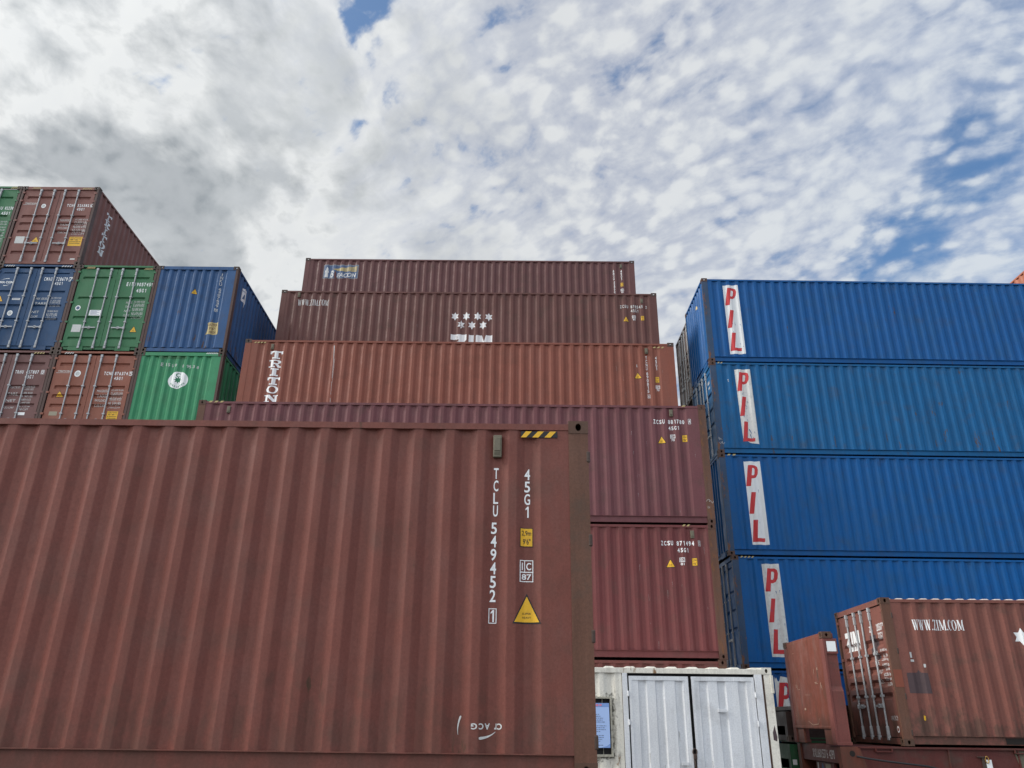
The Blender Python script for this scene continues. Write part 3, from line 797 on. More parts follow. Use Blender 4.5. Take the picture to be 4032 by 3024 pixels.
scratches(c, 10, 10.3, 11.9, .2, 2.4, 12); notches(c, (2.5, 1.75, 1.0, .35), BL)
def scribble(c, u, z, k, seed, mat='aged_white'):
    rr = random.Random(seed); pol = []; p = (u, z)
    for i in range(9):
        q = (p[0]+rr.uniform(-.01, .035)*k, z+rr.uniform(-.05, .05)*k); pol += stroke(p, q, .006*k, .004*k, i*.0002); p = q
    s_ = Face(lambda u, z, d: (u, d, z), base=.003)
    c.mark(pol, mat, 'chalk_mark', face=s_)
scribble(c, 12.02, .52, 1.1, 5); scribble(c, 12.05, .38, .7, 8)
c = Container('rust red container with large white vertical lettering and a pale scratch', GM, 'paint_rust_red', (X2-BL, Y2, ZB+2*HC), post='paint_rust_red', cast='casting_dark', u0=.30, vents=[(11.406, 2.635), (.794, 2.66)])
for ch, b in (('T', (.758, 2.286, 1.114, 2.526)), ('R', (.759, 2.018, 1.109, 2.252)), ('I', (.80, 1.756, 1.075, 1.990)), ('T', (.776, 1.484, 1.132, 1.714)), ('O', (.785, 1.225, 1.118, 1.460)), ('N', (.761, .962, 1.14, 1.177))):
    c.mark(slab(ch, b))
c.mark(col('TCNU', 11.374, 2.478, 11.418, 2.050, .14)+col('690815', 11.376, 1.998, 11.424, 1.360, .14))
c.mark(frame(11.373, 1.197, 11.443, 1.310, .007)+tx('6', 11.39, 1.21, 11.426, 1.297))
c.mark(col('45G1', 11.646, 2.476, 11.692, 2.05)); c.mark(rect(11.112, 2.14, 11.128, 2.225), 'aged_white')
c.triangle(11.04, 1.795, 11.225, 1.965); c.height_plate(11.618, 1.675, 11.722, 1.84); c.ic_plate(11.61, 1.413, 11.727, 1.58, '70')
c.hazard(11.575, 2.722, 11.92, 2.766, 3, 'pale_yellow', back=False); c.hazard(.24, 2.765, .60, 2.805, 4, 'pale_yellow', back=False)
c.mark(stroke((2.548, 2.714), (2.575, 2.2), .022, .010)+stroke((2.575, 2.2), (2.585, 1.7), .010, .006, .0003)+stroke((2.587, 1.6), (2.60, 1.2), .005, .005, .0006)+stroke((2.603, 1.1), (2.61, .92), .006, .012, .0008)+stroke((2.60, 2.3), (2.60, 1.55), .006, .004, .0009), 'aged_white', 'scratches', off=.0012)
scratches(c, 6, 10.3, 11.9, .6, 2.4, 13)
c = Container('dark brown container with six-pointed stars and big white block letters', GM, 'paint_dark_brown', (X3-BL, Y3, ZB+3*HC), cast='casting_dark', u0=.19, vents=[(11.70, 2.6), (.577, 2.72)])
c.mark(serif_word('WWW.ZIM.COM', .563, 2.335, 1.558, 2.545), 'aged_white')
for k, (u, z) in enumerate(((5.684, 1.988), (6.046, 1.990), (6.409, 1.987), (6.765, 1.972), (5.886, 1.684), (6.233, 1.672), (6.589, 1.674))):
    c.mark(star(u, z, .128, .150, inner=.57), 'banner_white', 'star_emblem', label='star with chipped left half' if k == 4 else None)
    if k == 4:
        c.mark(stroke((5.872, 1.85), (5.868, 1.53), .012)+stroke((5.78, 1.74), (5.87, 1.67), .02, .01, .0003)+stroke((5.80, 1.58), (5.96, 1.655), .016, .008, .0006)+rect(5.955, 1.63, 5.99, 1.70, .0009), 'paint_dark_brown', 'chipped_paint', off=.004)
zb_, zt_ = .62, 1.332
c.mark(poly((5.574, zb_, 6.073, zt_), [(0, 1), (0, .74), (.52, .74), (.52, .70), (0, .26), (0, 0), (1, 0), (1, .27), (.5, .27), (.5, .30), (1, .74), (1, 1)]), 'banner_white')
c.mark(rect(6.146, zb_, 6.30, zt_-.013), 'banner_white')
c.mark(poly((6.37, zb_, 6.89, zt_-.02), [(0, 0), (0, .96), (.05, 1), (.37, 1), (.5, .66), (.62, 1), (1, 1), (1, 0), (.7, 0), (.7, .45), (.5, .08), (.3, .45), (.3, 0)]), 'banner_white')
rr = random.Random(4); pol = []
for i in range(9):
    a = (5.73+rr.uniform(-.02, .10), 1.31-rr.uniform(0, .27)); pol += stroke(a, (a[0]+rr.uniform(-.03, .03), a[1]-rr.uniform(.03, .09)), rr.uniform(.01, .026), .004, i*.0003)
c.mark(pol, 'paint_dark_brown', 'chipped_paint', off=.004)
c.mark(row('ZCSU', 10.998, 2.345, 11.258, 2.452)+row('878543', 11.336, 2.335, 11.717, 2.446)+row('45G1', 11.337, 2.186, 11.585, 2.298), 'aged_white')
c.mark(tx('2', 11.815, 2.345, 11.86, 2.44), 'aged_white')
c.triangle(11.08, 1.855, 11.25, 2.025); c.ic_plate(11.367, 1.889, 11.483, 2.063, '81'); c.height_plate(11.65, 1.892, 11.748, 2.05)
scratches(c, 8, 2.2, 4.5, 1.2, 2.3, 14)
c = Container('topmost brown container of middle stack with blue and yellow logo', GM, 'paint_top_brown', (X4-BL, Y4, ZB+4*HC), cast='casting_dark', u0=.23, vents=[(11.692, 2.65)])
lg = c.mark(rect(.70, 2.03, 2.0, 2.62), 'logo_grey', 'logo_panel')
c.mark(rect(.73, 2.055, 1.972, 2.592), 'brand_blue', 'logo_field', off=.004, parent=lg)
c.mark([([(1.05, 2.43), (1.35, 2.49), (1.95, 2.56), (1.95, 2.33), (1.4, 2.345), (1.12, 2.40)], [], 0)], 'pale_yellow', 'light_beam', off=.0055, parent=lg)
for k in range(3): c.mark(stroke((1.45, 2.385+.055*k), (1.955, 2.375+.062*k), .006, .012), 'brand_blue', 'beam_stripe', off=.007, parent=lg)
c.mark([([(.775, 2.08), (.90, 2.08), (.885, 2.26), (.905, 2.27), (.905, 2.36), (.885, 2.37), (.885, 2.44), (.845, 2.52), (.805, 2.44), (.805, 2.37), (.775, 2.36), (.775, 2.27), (.79, 2.26)], [], 0)], 'aged_white', 'lighthouse', off=.0055, parent=lg)
c.mark(tx('B', .955, 2.075, 1.10, 2.37, .03, shear=.2)+tx('EACON', 1.21, 2.09, 1.93, 2.27, .025, shear=.2), 'aged_white', 'lettering', off=.0055, parent=lg)
c.mark([([(1.12, 2.05), (1.11, 2.22), (1.15, 2.36), (1.19, 2.26), (1.20, 2.12), (1.25, 2.05), (1.22, 2.02)], [], 0)], 'paint_top_brown', 'torn_patch', off=.008, parent=lg)
c.mark([([(1.62, 2.02), (1.45, 2.03), (1.5, 2.065), (1.56, 2.055), (1.6, 2.07), (1.66, 2.05)], [], 0)], 'paint_top_brown', 'torn_patch', off=.008, parent=lg)
c.mark(col('BMOU', 11.392, 2.488, 11.434, 2.062)+col('495770X', 11.402, 2.017, 11.444, 1.432)+col('45G1', 11.67, 2.491, 11.715, 2.063))
c.height_plate(11.65, 1.805, 11.745, 1.955); c.ic_plate(11.642, 1.535, 11.755, 1.702, '81')
c.mark(rect(.35, .98, .40, 1.16), 'aged_white', 'paint_patch')

# ------------------------------------------------------------------ blue stack on the right
PX, PY, PZ, PA = 5.78, 21.1723, 12.8813+CAMZ, .00972
GB = 'blue containers stacked on the right'
PILN = (('paint_blue_a', 'front', 'topmost blue container on the right, white banner with three red letters under the sky', .0),
        ('paint_blue_b', 'door', 'rust-streaked blue container second from the top of the right stack, torn banner corner', .0),
        ('paint_blue_c', 'front', 'blue container third from the top of the right stack, clean white banner with red letters', .0),
        ('paint_blue_d', 'door', 'bright blue container behind the upright end wall and the small brown container', .153*.5),
        ('paint_blue_e', 'front', 'lowest blue container with a torn banner, mostly hidden behind the rusty end wall', .153))
BANN = [((.654, 2.653), (1.122, 2.669), (1.130, .274), (.663, .267)), ((.727, 2.650), (1.193, 2.657), (1.208, .294), (.760, .36)),
        ((.693, 2.669), (1.154, 2.675), (1.153, .298), (.696, .299)), ((.80, 2.677), (1.26, 2.683), (1.262, .30), (.805, .30)), ((.70, 2.68), (1.16, 2.68), (1.165, .30), (.70, .30))]
for n, (mt, end, lab, dx) in enumerate(PILN):
    c = Container(lab, GB, mt, (PX+dx*math.cos(PA), PY, PZ-(n+1)*HC), PA, end=end, door='three', post='post_blue', cast='casting_rust', u0=.23+.03*n, rods='galvanised')
    b = BANN[n]; sh_ = b[0][0]-.654
    if n == 1: pts = [b[0], b[1], b[2], (1.10, .31), (.93, .345), (.80, .43), (.765, .47)]
    elif n == 4: pts = [(.70, 2.72), (.72, 2.66), (.76, 2.70), (.80, 2.60), (.84, 2.63), (.87, 2.73), b[1], b[2], b[3]]
    else: pts = [b[0], b[1], b[2], b[3]]
    bn = c.mark([(pts, [], 0)], 'banner_worn' if n in (1, 3, 4) else 'banner_white', 'banner')
    dl = b[0][0]-.654 if n != 2 else .025
    zs = .0 if n < 4 else .02
    s1 = .118
    def box(u0, z0, u1, z1): return (u0+dl, z0+zs, u1+dl, z1+zs)
    uL = .676
    c.mark(poly(box(uL, 1.948, .98, 2.561), [(0, 0), (0, 1), (.62, 1), (.86, .93), (.97, .78), (.97, .58), (.84, .42), (.62, .36), (.42, .36), (.42, 0)],
        [[(.40, .86), (.58, .86), (.66, .80), (.66, .57), (.58, .51), (.40, .51)]], shear=s1*.92), 'red_ink', off=.004, parent=bn)
    c.mark(poly(box(uL+.002, 1.158, uL+.125, 1.770), [(0, 0), (0, 1), (1, 1), (1, 0)], shear=s1), 'red_ink', off=.004, parent=bn)
    c.mark(poly(box(uL+.010, .375, uL+.345, .985), [(0, 0), (0, 1), (.36, 1), (.36, .17), (1, .17), (1, 0)], shear=s1*.7 if n else s1*.8), 'red_ink', off=.004, parent=bn)
    rr = random.Random(40+n); pol = []
    for i in range({0: 9, 1: 14, 2: 5, 3: 8, 4: 10}[n]):
        a = (rr.uniform(.76, 1.08)+dl, rr.choice((rr.uniform(.4, 1.3), rr.uniform(1.3, 2.6)))); pol += stroke(a, (a[0]+rr.uniform(-.01, .03), a[1]-rr.uniform(.02, .09)), rr.uniform(.008, .022), .003, i*.0003)
    if n == 1: pol += stroke((.97, .75), (1.03, .62), .03, .012, .004)+stroke((.985, .60), (1.02, .42), .022, .006, .0045)
    if n == 4: pol += stroke((.98, 2.35), (1.06, 2.30), .012, .012, .004)+stroke((.97, 2.55), (1.02, 2.42), .02, .01, .0045)+stroke((1.03, 2.28), (1.05, 2.0), .02, .006, .005)
    c.mark(pol, mt, 'chipped_paint', off=.0055, parent=bn)
    if n in (1, 2, 3): c.hazard(.21, 2.836, .21+(.18, .30, .40)[n-1], 2.878, (2, 2, 4)[n-1], 'pale_yellow', back=False)
    if n == 0: c.end_mark([([(W-1.0, 2.445), (W-1.07, 2.31), (W-.91, 2.325)], [], 0)], 'pale_yellow', 'warning_sign')
    if n == 1:
        c.mark(rect(.50, 2.25, .515, 2.275)+rect(.497, 2.29, .513, 2.33), 'aged_white', 'sticker')
        c.end_mark(sum([rect(W-.54+.045*k, 2.31, W-.515+.045*k, 2.41) for k in range(5)]+[rect(W-.48+.045*k, 2.15, W-.455+.045*k, 2.23) for k in range(4)], []), 'aged_white', 'faded_marking', door=1)
        c.mark(rect(10.95, .165, 11.4, .30), 'logo_sticker', 'repair_patch')
        def dents(c, items):
            pol = []
            for i, (u, z, l, w) in enumerate(items): pol += stroke((u, z), (u+.01, z-l), w, w*.3, i*.0002)
            c.mark(pol, 'patch_grey', 'rust_streak', off=.0012)
        
        scribble(c, .05, .45, 1.1, 9); scribble(c, .05, .32, 1.0, 10)
# further rows behind the blue stack
c = Container('weathered grey-brown container behind the topmost blue one, door end in the gap', 'containers behind the blue stack', 'paint_grey_brown', (5.93, 23.72, PZ-HC+.10), .0, end='door', door='low', cast='casting_dark')
c = Container('orange container peeking over the blue stack at the right edge', 'containers behind the blue stack', 'paint_orange', (19.0-W*0, 36.4, 15.78+CAMZ-HC), R(-90), cast='casting_dark')

# ------------------------------------------------------------------ left stack, ends to the camera
LX, LY, LZ, LA = -8.466, 20.2527, 9.687+CAMZ, .0043
RZL = R(90)+LA
GLf = 'containers of the left stack with their ends to the yard'
def lpos(i, lev, dx=0.): return (LX-i*(W+.004)*math.cos(LA)+dx, LY-i*W*math.sin(LA), LZ+lev*HC+(.0 if lev >= 0 else .0))
def door_weights(c, rows, y_lab, y_fig, z0, dz, mat='aged_white'):
    pol = []
    for k, (lab, a, b) in enumerate(rows):
        z = z0-k*dz
        pol += tx(lab, *eb(y_lab[0], z-.035, y_lab[1], z+.04), 0)
        if a: pol += tx(a, *eb(y_fig[0], z+.005, y_fig[1], z+.062), 0)
        if b: pol += tx(b, *eb(y_fig[0], z-.088, y_fig[1], z-.03), 0)
    c.end_mark(pol, mat, door=1)
def code(c, own, num, chk, typ, y, z, ty, boxed=True):
    """y: (owner left, owner right, number left, number right, check left, right) from the right edge"""
    c.end_mark(row(own, *eb(y[0], z[0], y[1], z[1]))+row(num, *eb(y[2], z[0], y[3], z[1])), door=1)
    if chk:
        b = eb(y[4], z[0], y[5], z[1])
        c.end_mark((frame(b[0]-.018, b[1]-.012, b[2]+.018, b[3]+.012, .009) if boxed else [])+tx(chk, *b), door=1)
    c.end_mark(row(typ, *eb(ty[0], ty[2], ty[1], ty[3])), door=1)
def etri(c, y0, y1, z0, z1, door=0):
    d, fc = c.doors[door]
    c.triangle(W-y0-.022, z0, W-y1-.022, z1, face=fc, parent=d)
def ehaz(c, y0, y1, z0, z1, n, mat='aged_white'):
    fc = Face(lambda u, z, d: (d, W-u, z), base=.004)
    c.hazard(W-y0, z0, W-y1, z1, n, mat, back=False, face=fc)
WT = (('MAX.GROSS', '32.500 KGS', '71.650 LBS'), ('TARE', '3.870 KGS', '8.530 LBS'), ('NET', '28.630 KGS', '63.120 LBS'), ('CU.CAP.', '76.4 CUM', '2.700 CUFT'))
def round_seal(c, y, z, r, door=0, inner='logo_sticker'):
    d, fc = c.doors[door]; u = W-y-.022
    t = c.end_mark(disc(u, z, r, r*1.1), 'fresh_white', 'round_sticker', door=door)
    c.mark(disc(u, z, r*.66, r*.72), inner, 'emblem', face=fc, parent=t, off=.004)
def sticker(c, y0, y1, z0, z1, mat, door, name='sticker', lines=0, ink='ink_grey', txt=None):
    d, fc = c.doors[door]; b = eb(y0, z0, y1, z1)
    t = c.end_mark(rect(*b), mat, name, door=door)
    if lines:
        pol = []; h = (b[3]-b[1])/(lines+1)
        for k in range(lines):
            z = b[3]-h*(k+.9); w = b[2]-b[0]
            if txt: pol += tx(txt[k], b[0]+w*.1, z, b[2]-w*.1, z+h*.62, .01)
            else: pol += rect(b[0]+w*.12, z, b[2]-w*(.12+.2*(k % 2)), z+h*.35)
        c.mark(pol, ink, 'lettering', face=fc, parent=t, off=.004)

# upper level
c = Container('green container cut off at the left edge, highest layer of the left stack', GLf, 'paint_green', lpos(3, 1, -.015), RZL, end='door', door='four', post='post_dark')
c.end_mark(row('CU', *eb(.58, 2.010, .415, 2.123))+row('822386', *eb(.345, 2.010, .03, 2.123))+row('45G1', *eb(.407, 1.82, .136, 1.928)), door=1)
door_weights(c, WT, (.75, .55), (.42, .13), 1.52, .21); etri(c, .52, .17, .60, .80, 1); ehaz(c, .38, .08, 2.80, 2.875, 5, 'pale_yellow'); ehaz(c, 2.3, 2.0, 2.80, 2.875, 5, 'pale_yellow')
c = Container('brown container on top of the left stack, white vertical letters on its long side', GLf, 'paint_left_brown', lpos(2, 1), RZL, end='door', door='five', post='post_dark', u0=.2)
code(c, 'TCNU', '526582', '0', '45G1', (.877, .612, .54, .18, .125, .045), (2.147, 2.247), (.53, .293, 2.003, 2.106))
door_weights(c, (('MAXGROSS', '32.500 KGS', '71.650 LBS'), ('TARE', '3.870 KGS', '8.530 LBS'), ('PAYLOAD', '28.630 KGS', '63.120 LBS'), ('CUB.CAP.', '76.4 CUM', '2.700 CUFT')), (.955, .665), (.50, .09), 1.63, .145)
c.end_mark(tx('TRITON', *eb(2.22, 2.235, 1.85, 2.285), .02)+rect(*eb(2.26, 2.205, 1.83, 2.215)), 'aged_white', door=0)
round_seal(c, 1.61, 2.165, .072); sticker(c, 2.176, 1.90, .767, 1.018, 'logo_sticker', 0, 'data_plate'); etri(c, 1.659, 1.43, .823, 1.0)
sticker(c, .515, .11, .69, 1.025, 'yellow', 1, 'caution_sticker', 4, 'black', ('CAUTION', "9'6\"", 'HIGH', 'CONTAINER')); sticker(c, .319, .171, .195, .243, 'aged_white', 1)
ehaz(c, 2.15, 1.85, 2.80, 2.86, 5, 'pale_yellow'); ehaz(c, .55, .22, 2.80, 2.86, 5, 'pale_yellow')
zz = (2.46, 2.20, 1.94, 1.68, 1.42, 1.17)
for ch, z1 in zip('TRITON', zz): c.mark(slab(ch, (.74 if ch != 'I' else .77, z1-.225, 1.06 if ch != 'I' else 1.03, z1)), 'banner_white')
# middle level
c = Container('navy blue container with its doors at the left edge, under the top brown container', GLf, 'paint_navy', lpos(2, 0), RZL, end='door', door='three', post='post_dark')
code(c, 'CMAU', '728679', '7', '45G1', (.923, .683, .561, .218, .158, .062), (2.340, 2.466), (.568, .325, 2.196, 2.307))
door_weights(c, (('MAX. GROSS', '32.500 KGS', '71.650 LBS'), ('TARE', '3.700 KGS', '8.160 LBS')), (.997, .66), (.56, .25), 1.72, .16)
door_weights(c, (('NET', '28.800 KGS', '63.490 LBS'), ('CU.CAP.', '76.4 CUM', '2.700 CUFT')), (1.01, .8), (.56, .24), 1.27, .15)
c.end_mark(tx('CMA CGM', *eb(2.30, 2.235, 1.83, 2.315), .03), door=0)
b = W-.022
c.end_mark(swoosh(bez((b-2.22, 2.34), (b-2.1, 2.415), (b-1.97, 2.40)), .022)+swoosh(bez((b-1.92, 2.20), (b-2.0, 2.145), (b-2.1, 2.165)), .022), door=0)
etri(c, 2.19, 1.98, 1.62, 1.80); sticker(c, 1.714, 1.47, 1.67, 1.735, 'aged_white', 0, 'data_plate', 1); round_seal(c, 1.65, 1.228, .08)
sticker(c, 2.23, 2.06, 1.1, 1.38, 'aged_white', 0, 'data_plate', 4)
ehaz(c, 2.22, 1.93, 2.815, 2.865, 4); ehaz(c, .52, .2, 2.815, 2.865, 4)
c = Container('green container with doors between the navy and the worn blue containers', GLf, 'paint_green', lpos(1, 0, -.002), RZL, end='door', door='four', post='post_dark')
c.end_mark(row('EITU', *eb(.839, 2.190, .570, 2.318))+row('9057459', *eb(.531, 2.186, .040, 2.308))+row('45G1', *eb(.504, 1.975, .204, 2.098)), door=1)
door_weights(c, WT, (.724, .545), (.50, .17), 1.62, .143)
round_seal(c, 2.117, 1.424, .077, 0, 'brand_blue'); sticker(c, 1.75, 1.41, 1.175, 1.36, 'fresh_white', 0, 'notice_sticker', 5); sticker(c, 2.142, 1.88, .625, .87, 'logo_sticker', 0, 'data_plate')
etri(c, .42, .235, .645, .82, 1); ehaz(c, 2.19, 1.91, 2.765, 2.835, 7, 'pale_yellow'); ehaz(c, .434, .15, 2.745, 2.81, 7, 'pale_yellow')
sticker(c, 1.20, 1.02, 2.40, 2.60, 'paint_green', 1, 'cover_plate')
c = Container('worn blue container with corrugated end and yellow triangle, right corner of the left stack', GLf, 'paint_worn_blue', lpos(0, 0), RZL, end='front', post='post_dark', u0=.2)
c.end_mark(col('INKU', W-.445-.075, 2.668, W-.445-.01, 2.24)+col('6407639', W-.445-.065, 2.16, W-.445, 1.50), 'aged_white')
b = W-.445; c.end_mark(frame(b-.08, 1.352, b, 1.455, .012)+tx('9', b-.062, 1.365, b-.018, 1.442), 'aged_white')
c.triangle(W-1.30, 1.955, W-1.15, 2.12, face=c.end)
t = c.end_mark([([(W-.67, .60), (W-.31, .585), (W-.30, .70), (W-.34, .99), (W-.66, .985), (W-.62, .78)], [], 0)], 'pale_yellow', 'caution_sticker')
c.mark(tx('CAUTION', W-.63, .87, W-.36, .95, .02)+tx('9\'6"', W-.58, .74, W-.42, .83, .02)+tx('HIGH', W-.55, .63, W-.38, .71, .02), 'post_brown', 'lettering', face=c.end, parent=t, off=.004)
t = c.mark([([(.55, 2.50), (.98, 2.60), (.99, 2.16), (.93, 1.98), (.84, 2.0), (.82, 2.08), (.60, 2.10)], [], 0)], 'banner_white', 'torn_sticker')
c.mark([([(.70, 2.18), (.92, 2.22), (.90, 2.36), (.76, 2.36)], [], 0)], 'brand_blue', 'emblem', parent=t, off=.004)
c.mark(rect(.62, 2.44, .9, 2.465), 'ink_grey', 'lettering', parent=t, off=.004)
# lower level
c = Container('maroon container with doors at the left edge, just above the foreground container', GLf, 'paint_left_maroon', lpos(2, -1), RZL, end='door', door='five', post='post_dark', rods='galvanised')
code(c, 'TRHU', '457807', '0', '45G1', (.982, .744, .662, .308, .225, .165), (2.168, 2.275), (.663, .420, 2.017, 2.132))
door_weights(c, (('MAX GROSS', '32.500 KGS', '71.650 LBS'), ('TARE', '3.700 KGS', '8.160 LBS'), ('NET', '28.800 KGS', '63.490 LBS'), ('CU.CAP', '76.4 CUM', '2.700 CUFT')), (1.019, .74), (.63, .32), 1.745, .205)
sticker(c, .57, .384, .90, .985, 'fresh_white', 1); ehaz(c, .62, .29, 2.79, 2.845, 4, 'pale_yellow')
c = Container('orange-brown container with doors and a round white seal, beside the bright green container', GLf, 'paint_left_orange', lpos(1, -1), RZL, end='door', door='five', post='post_dark')
code(c, 'TCNU', '876374', '5', '45G1', (.873, .613, .566, .195, .14, .06), (2.150, 2.255), (.555, .308, 2.005, 2.101))
door_weights(c, (('MAXGROSS', '32.500 KGS', '71.650 LBS'), ('TARE', '3.870 KGS', '8.530 LBS'), ('PAYLOAD', '28.630 KGS', '63.120 LBS'), ('CUB.CAP.', '76.4 CUM', '2.700 CUFT')), (.951, .65), (.55, .21), 1.655, .145)
c.end_mark(tx('TRITON', *eb(2.21, 2.235, 1.85, 2.285), .02)+rect(*eb(2.25, 2.205, 1.83, 2.215)), 'aged_white', door=0)
round_seal(c, 1.63, 2.188, .09); etri(c, 2.10, 1.90, 1.48, 1.635); sticker(c, .523, .22, .75, 1.045, 'yellow', 1, 'caution_sticker', 4, 'black', ('CAUTION', "9'6\"", 'HIGH', 'CONTAINER'))
sticker(c, 2.151, 1.924, .90, 1.02, 'olive_sticker', 0); ehaz(c, 2.17, 1.89, 2.80, 2.855, 4)
c = Container('bright green container with round white emblem below the worn blue container', GLf, 'paint_bright_green', lpos(0, -1), RZL, end='front', post='post_dark', u0=.2)
uu = lambda y: W-y
bx = [1.74, 1.61, 1.53, 1.43, 1.33, 1.13, .99, .93, .81, .71]
c.end_mark(sum([tx(ch, uu(y)-(.025 if ch != 'I' else .01), 2.46-.008*k, uu(y)+(.03 if ch != 'I' else .01), 2.565-.010*k) for k, (y, ch) in enumerate(zip(bx, 'EISU909538'))], []), 'aged_white')
t = c.end_mark(disc(uu(1.20), 2.022, .283, .262, 32), 'fresh_white', 'round_emblem')
pol = star(uu(1.20), 2.03, .115, .115, 8, .5, 90)+tx('C', uu(1.27), 2.12, uu(1.16), 2.24, .02)
for k, ch in enumerate('EVERGREEN'):
    a = R(212+k*14.5); r_ = .215; u, z = uu(1.20)+r_*math.cos(a), 2.022+r_*.94*math.sin(a); ta = a-R(270)
    v, tr = glyphs(ch, .02); lo, hi = v.min(0), v.max(0); q = (v-(lo+hi)/2)/np.maximum(hi-lo, .3)*np.array([.036, .055])
    q = q@np.array([[math.cos(ta), math.sin(ta)], [-math.sin(ta), math.cos(ta)]])
    pol += [('tri', [(u+x, z+y) for x, y in q], tr, 0)]
c.mark(pol, 'green_ink', 'lettering', face=c.end, parent=t, off=.004)
ehaz(c, .524, .17, 2.845, 2.885, 7, 'fresh_white')
c.mark(rect(uu(1.85), 2.69, uu(1.05), 2.83), 'paint_green', 'repair_patch', face=c.end)

# ------------------------------------------------------------------ small brown container on a flat rack
ZX, ZY, ZZ, ZA = 7.00385, 15.34683, -.32995+CAMZ, -.02054
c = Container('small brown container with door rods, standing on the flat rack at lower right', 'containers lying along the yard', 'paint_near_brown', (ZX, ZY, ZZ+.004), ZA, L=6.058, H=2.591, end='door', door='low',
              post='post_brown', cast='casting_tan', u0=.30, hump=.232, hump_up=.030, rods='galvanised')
NB = c
c.mark(serif_word('WWW.ZIM.COM', .535, 1.995, 1.487, 2.185), 'white_ink')
c.mark(star(2.53, 1.89, .145, .160, inner=.57), 'white_ink', 'star_emblem')
for k in range(3): c.mark(star(2.53+.44*(k+1), 1.885, .145, .160, inner=.57)+(star(2.75+.44*k, 1.53, .145, .16, inner=.57)), 'white_ink', 'star_emblem')
c.mark([([(.262, 1.235), (.47, 1.24), (.50, 1.29), (.54, 1.24), (.65, 1.23), (.674, .88), (.262, .885)], [], 0)], 'patch_grey', 'paint_patch')
pf = Face(lambda u, z, d: (u, d, z), base=.0035)
c.mark(rect(.02, .985, .176, 1.29), 'patch_red', 'paint_patch', face=pf)
c.mark([([(.443, .43), (.475, .42), (.482, .50), (.45, .51)], [], 0)], 'yellow', 'sticker')
c.mark(rect(.385, 1.50, .43, 1.60)+rect(.38, 1.43, .455, 1.47)+rect(.60, 1.33, .64, 1.39), 'aged_white', 'sticker')
c.on()
part('forklift_pocket', 'dark_slot', c.root, lambda mb: mb.box(1.82, .027, .045, 2.18, .031, .148))
c.end_mark(poly((W-2.085, 1.745, W-1.80, 2.125), [(0, 0), (0, .3), (.55, .72), (0, .72), (0, 1), (1, 1), (1, .74), (.45, .28), (1, .28), (1, 0)])+rect(W-1.775, 1.745, W-1.69, 2.125)+
    poly((W-1.665, 1.745, W-1.325, 2.125), [(0, 0), (0, 1), (.34, 1), (.5, .5), (.66, 1), (1, 1), (1, 0), (.72, 0), (.72, .5), (.5, .05), (.28, .5), (.28, 0)]), door=0)
c.end_mark(tx('ZIM', *eb(.775, 2.02, .60, 2.13))+row('285077', *eb(.415, 2.01, .10, 2.145))+row('22G1', *eb(.395, 1.862, .18, 1.985)), door=1)
door_weights(c, (('MAX.GROSS', '30.480 kg', '67.200 lb'), ('TARE', '2.230 kg', '4.920 lb'), ('MAX.CARGO', '28.250 kg', '62.280 lb'), ('CU.CAP.', '33.2 cu.m', '1.173 cu.ft')), (.74, .55), (.42, .12), 1.62, .17, 'white_ink')
d_, f_ = c.doors[1]
c.end_mark(rect(*eb(.80, 1.50, .52, 1.96)), 'patch_grey', 'paint_patch', door=1, off=.0015)
c.end_mark(rect(*eb(1.15, 1.20, 1.06, 1.95)), 'patch_grey', 'paint_patch', door=1, off=.0015)
c.end_mark(tx('WWW.ZIM.COM', *eb(.42, .42, .13, .50), .0), 'aged_white', door=1)
round_seal(c, .20, .27, .05, 1, 'patch_red')
c.end_mark(frame(*eb(1.92, .385, 1.75, .70), .012), 'paint_grey_brown', 'plate_outline', door=0)
notches(c, (2.26, 1.62, .83, .22), .178)
def local(o, a, x, y, z): return (o[0]+math.cos(a)*x-math.sin(a)*y, o[1]+math.sin(a)*x+math.cos(a)*y, o[2]+z)
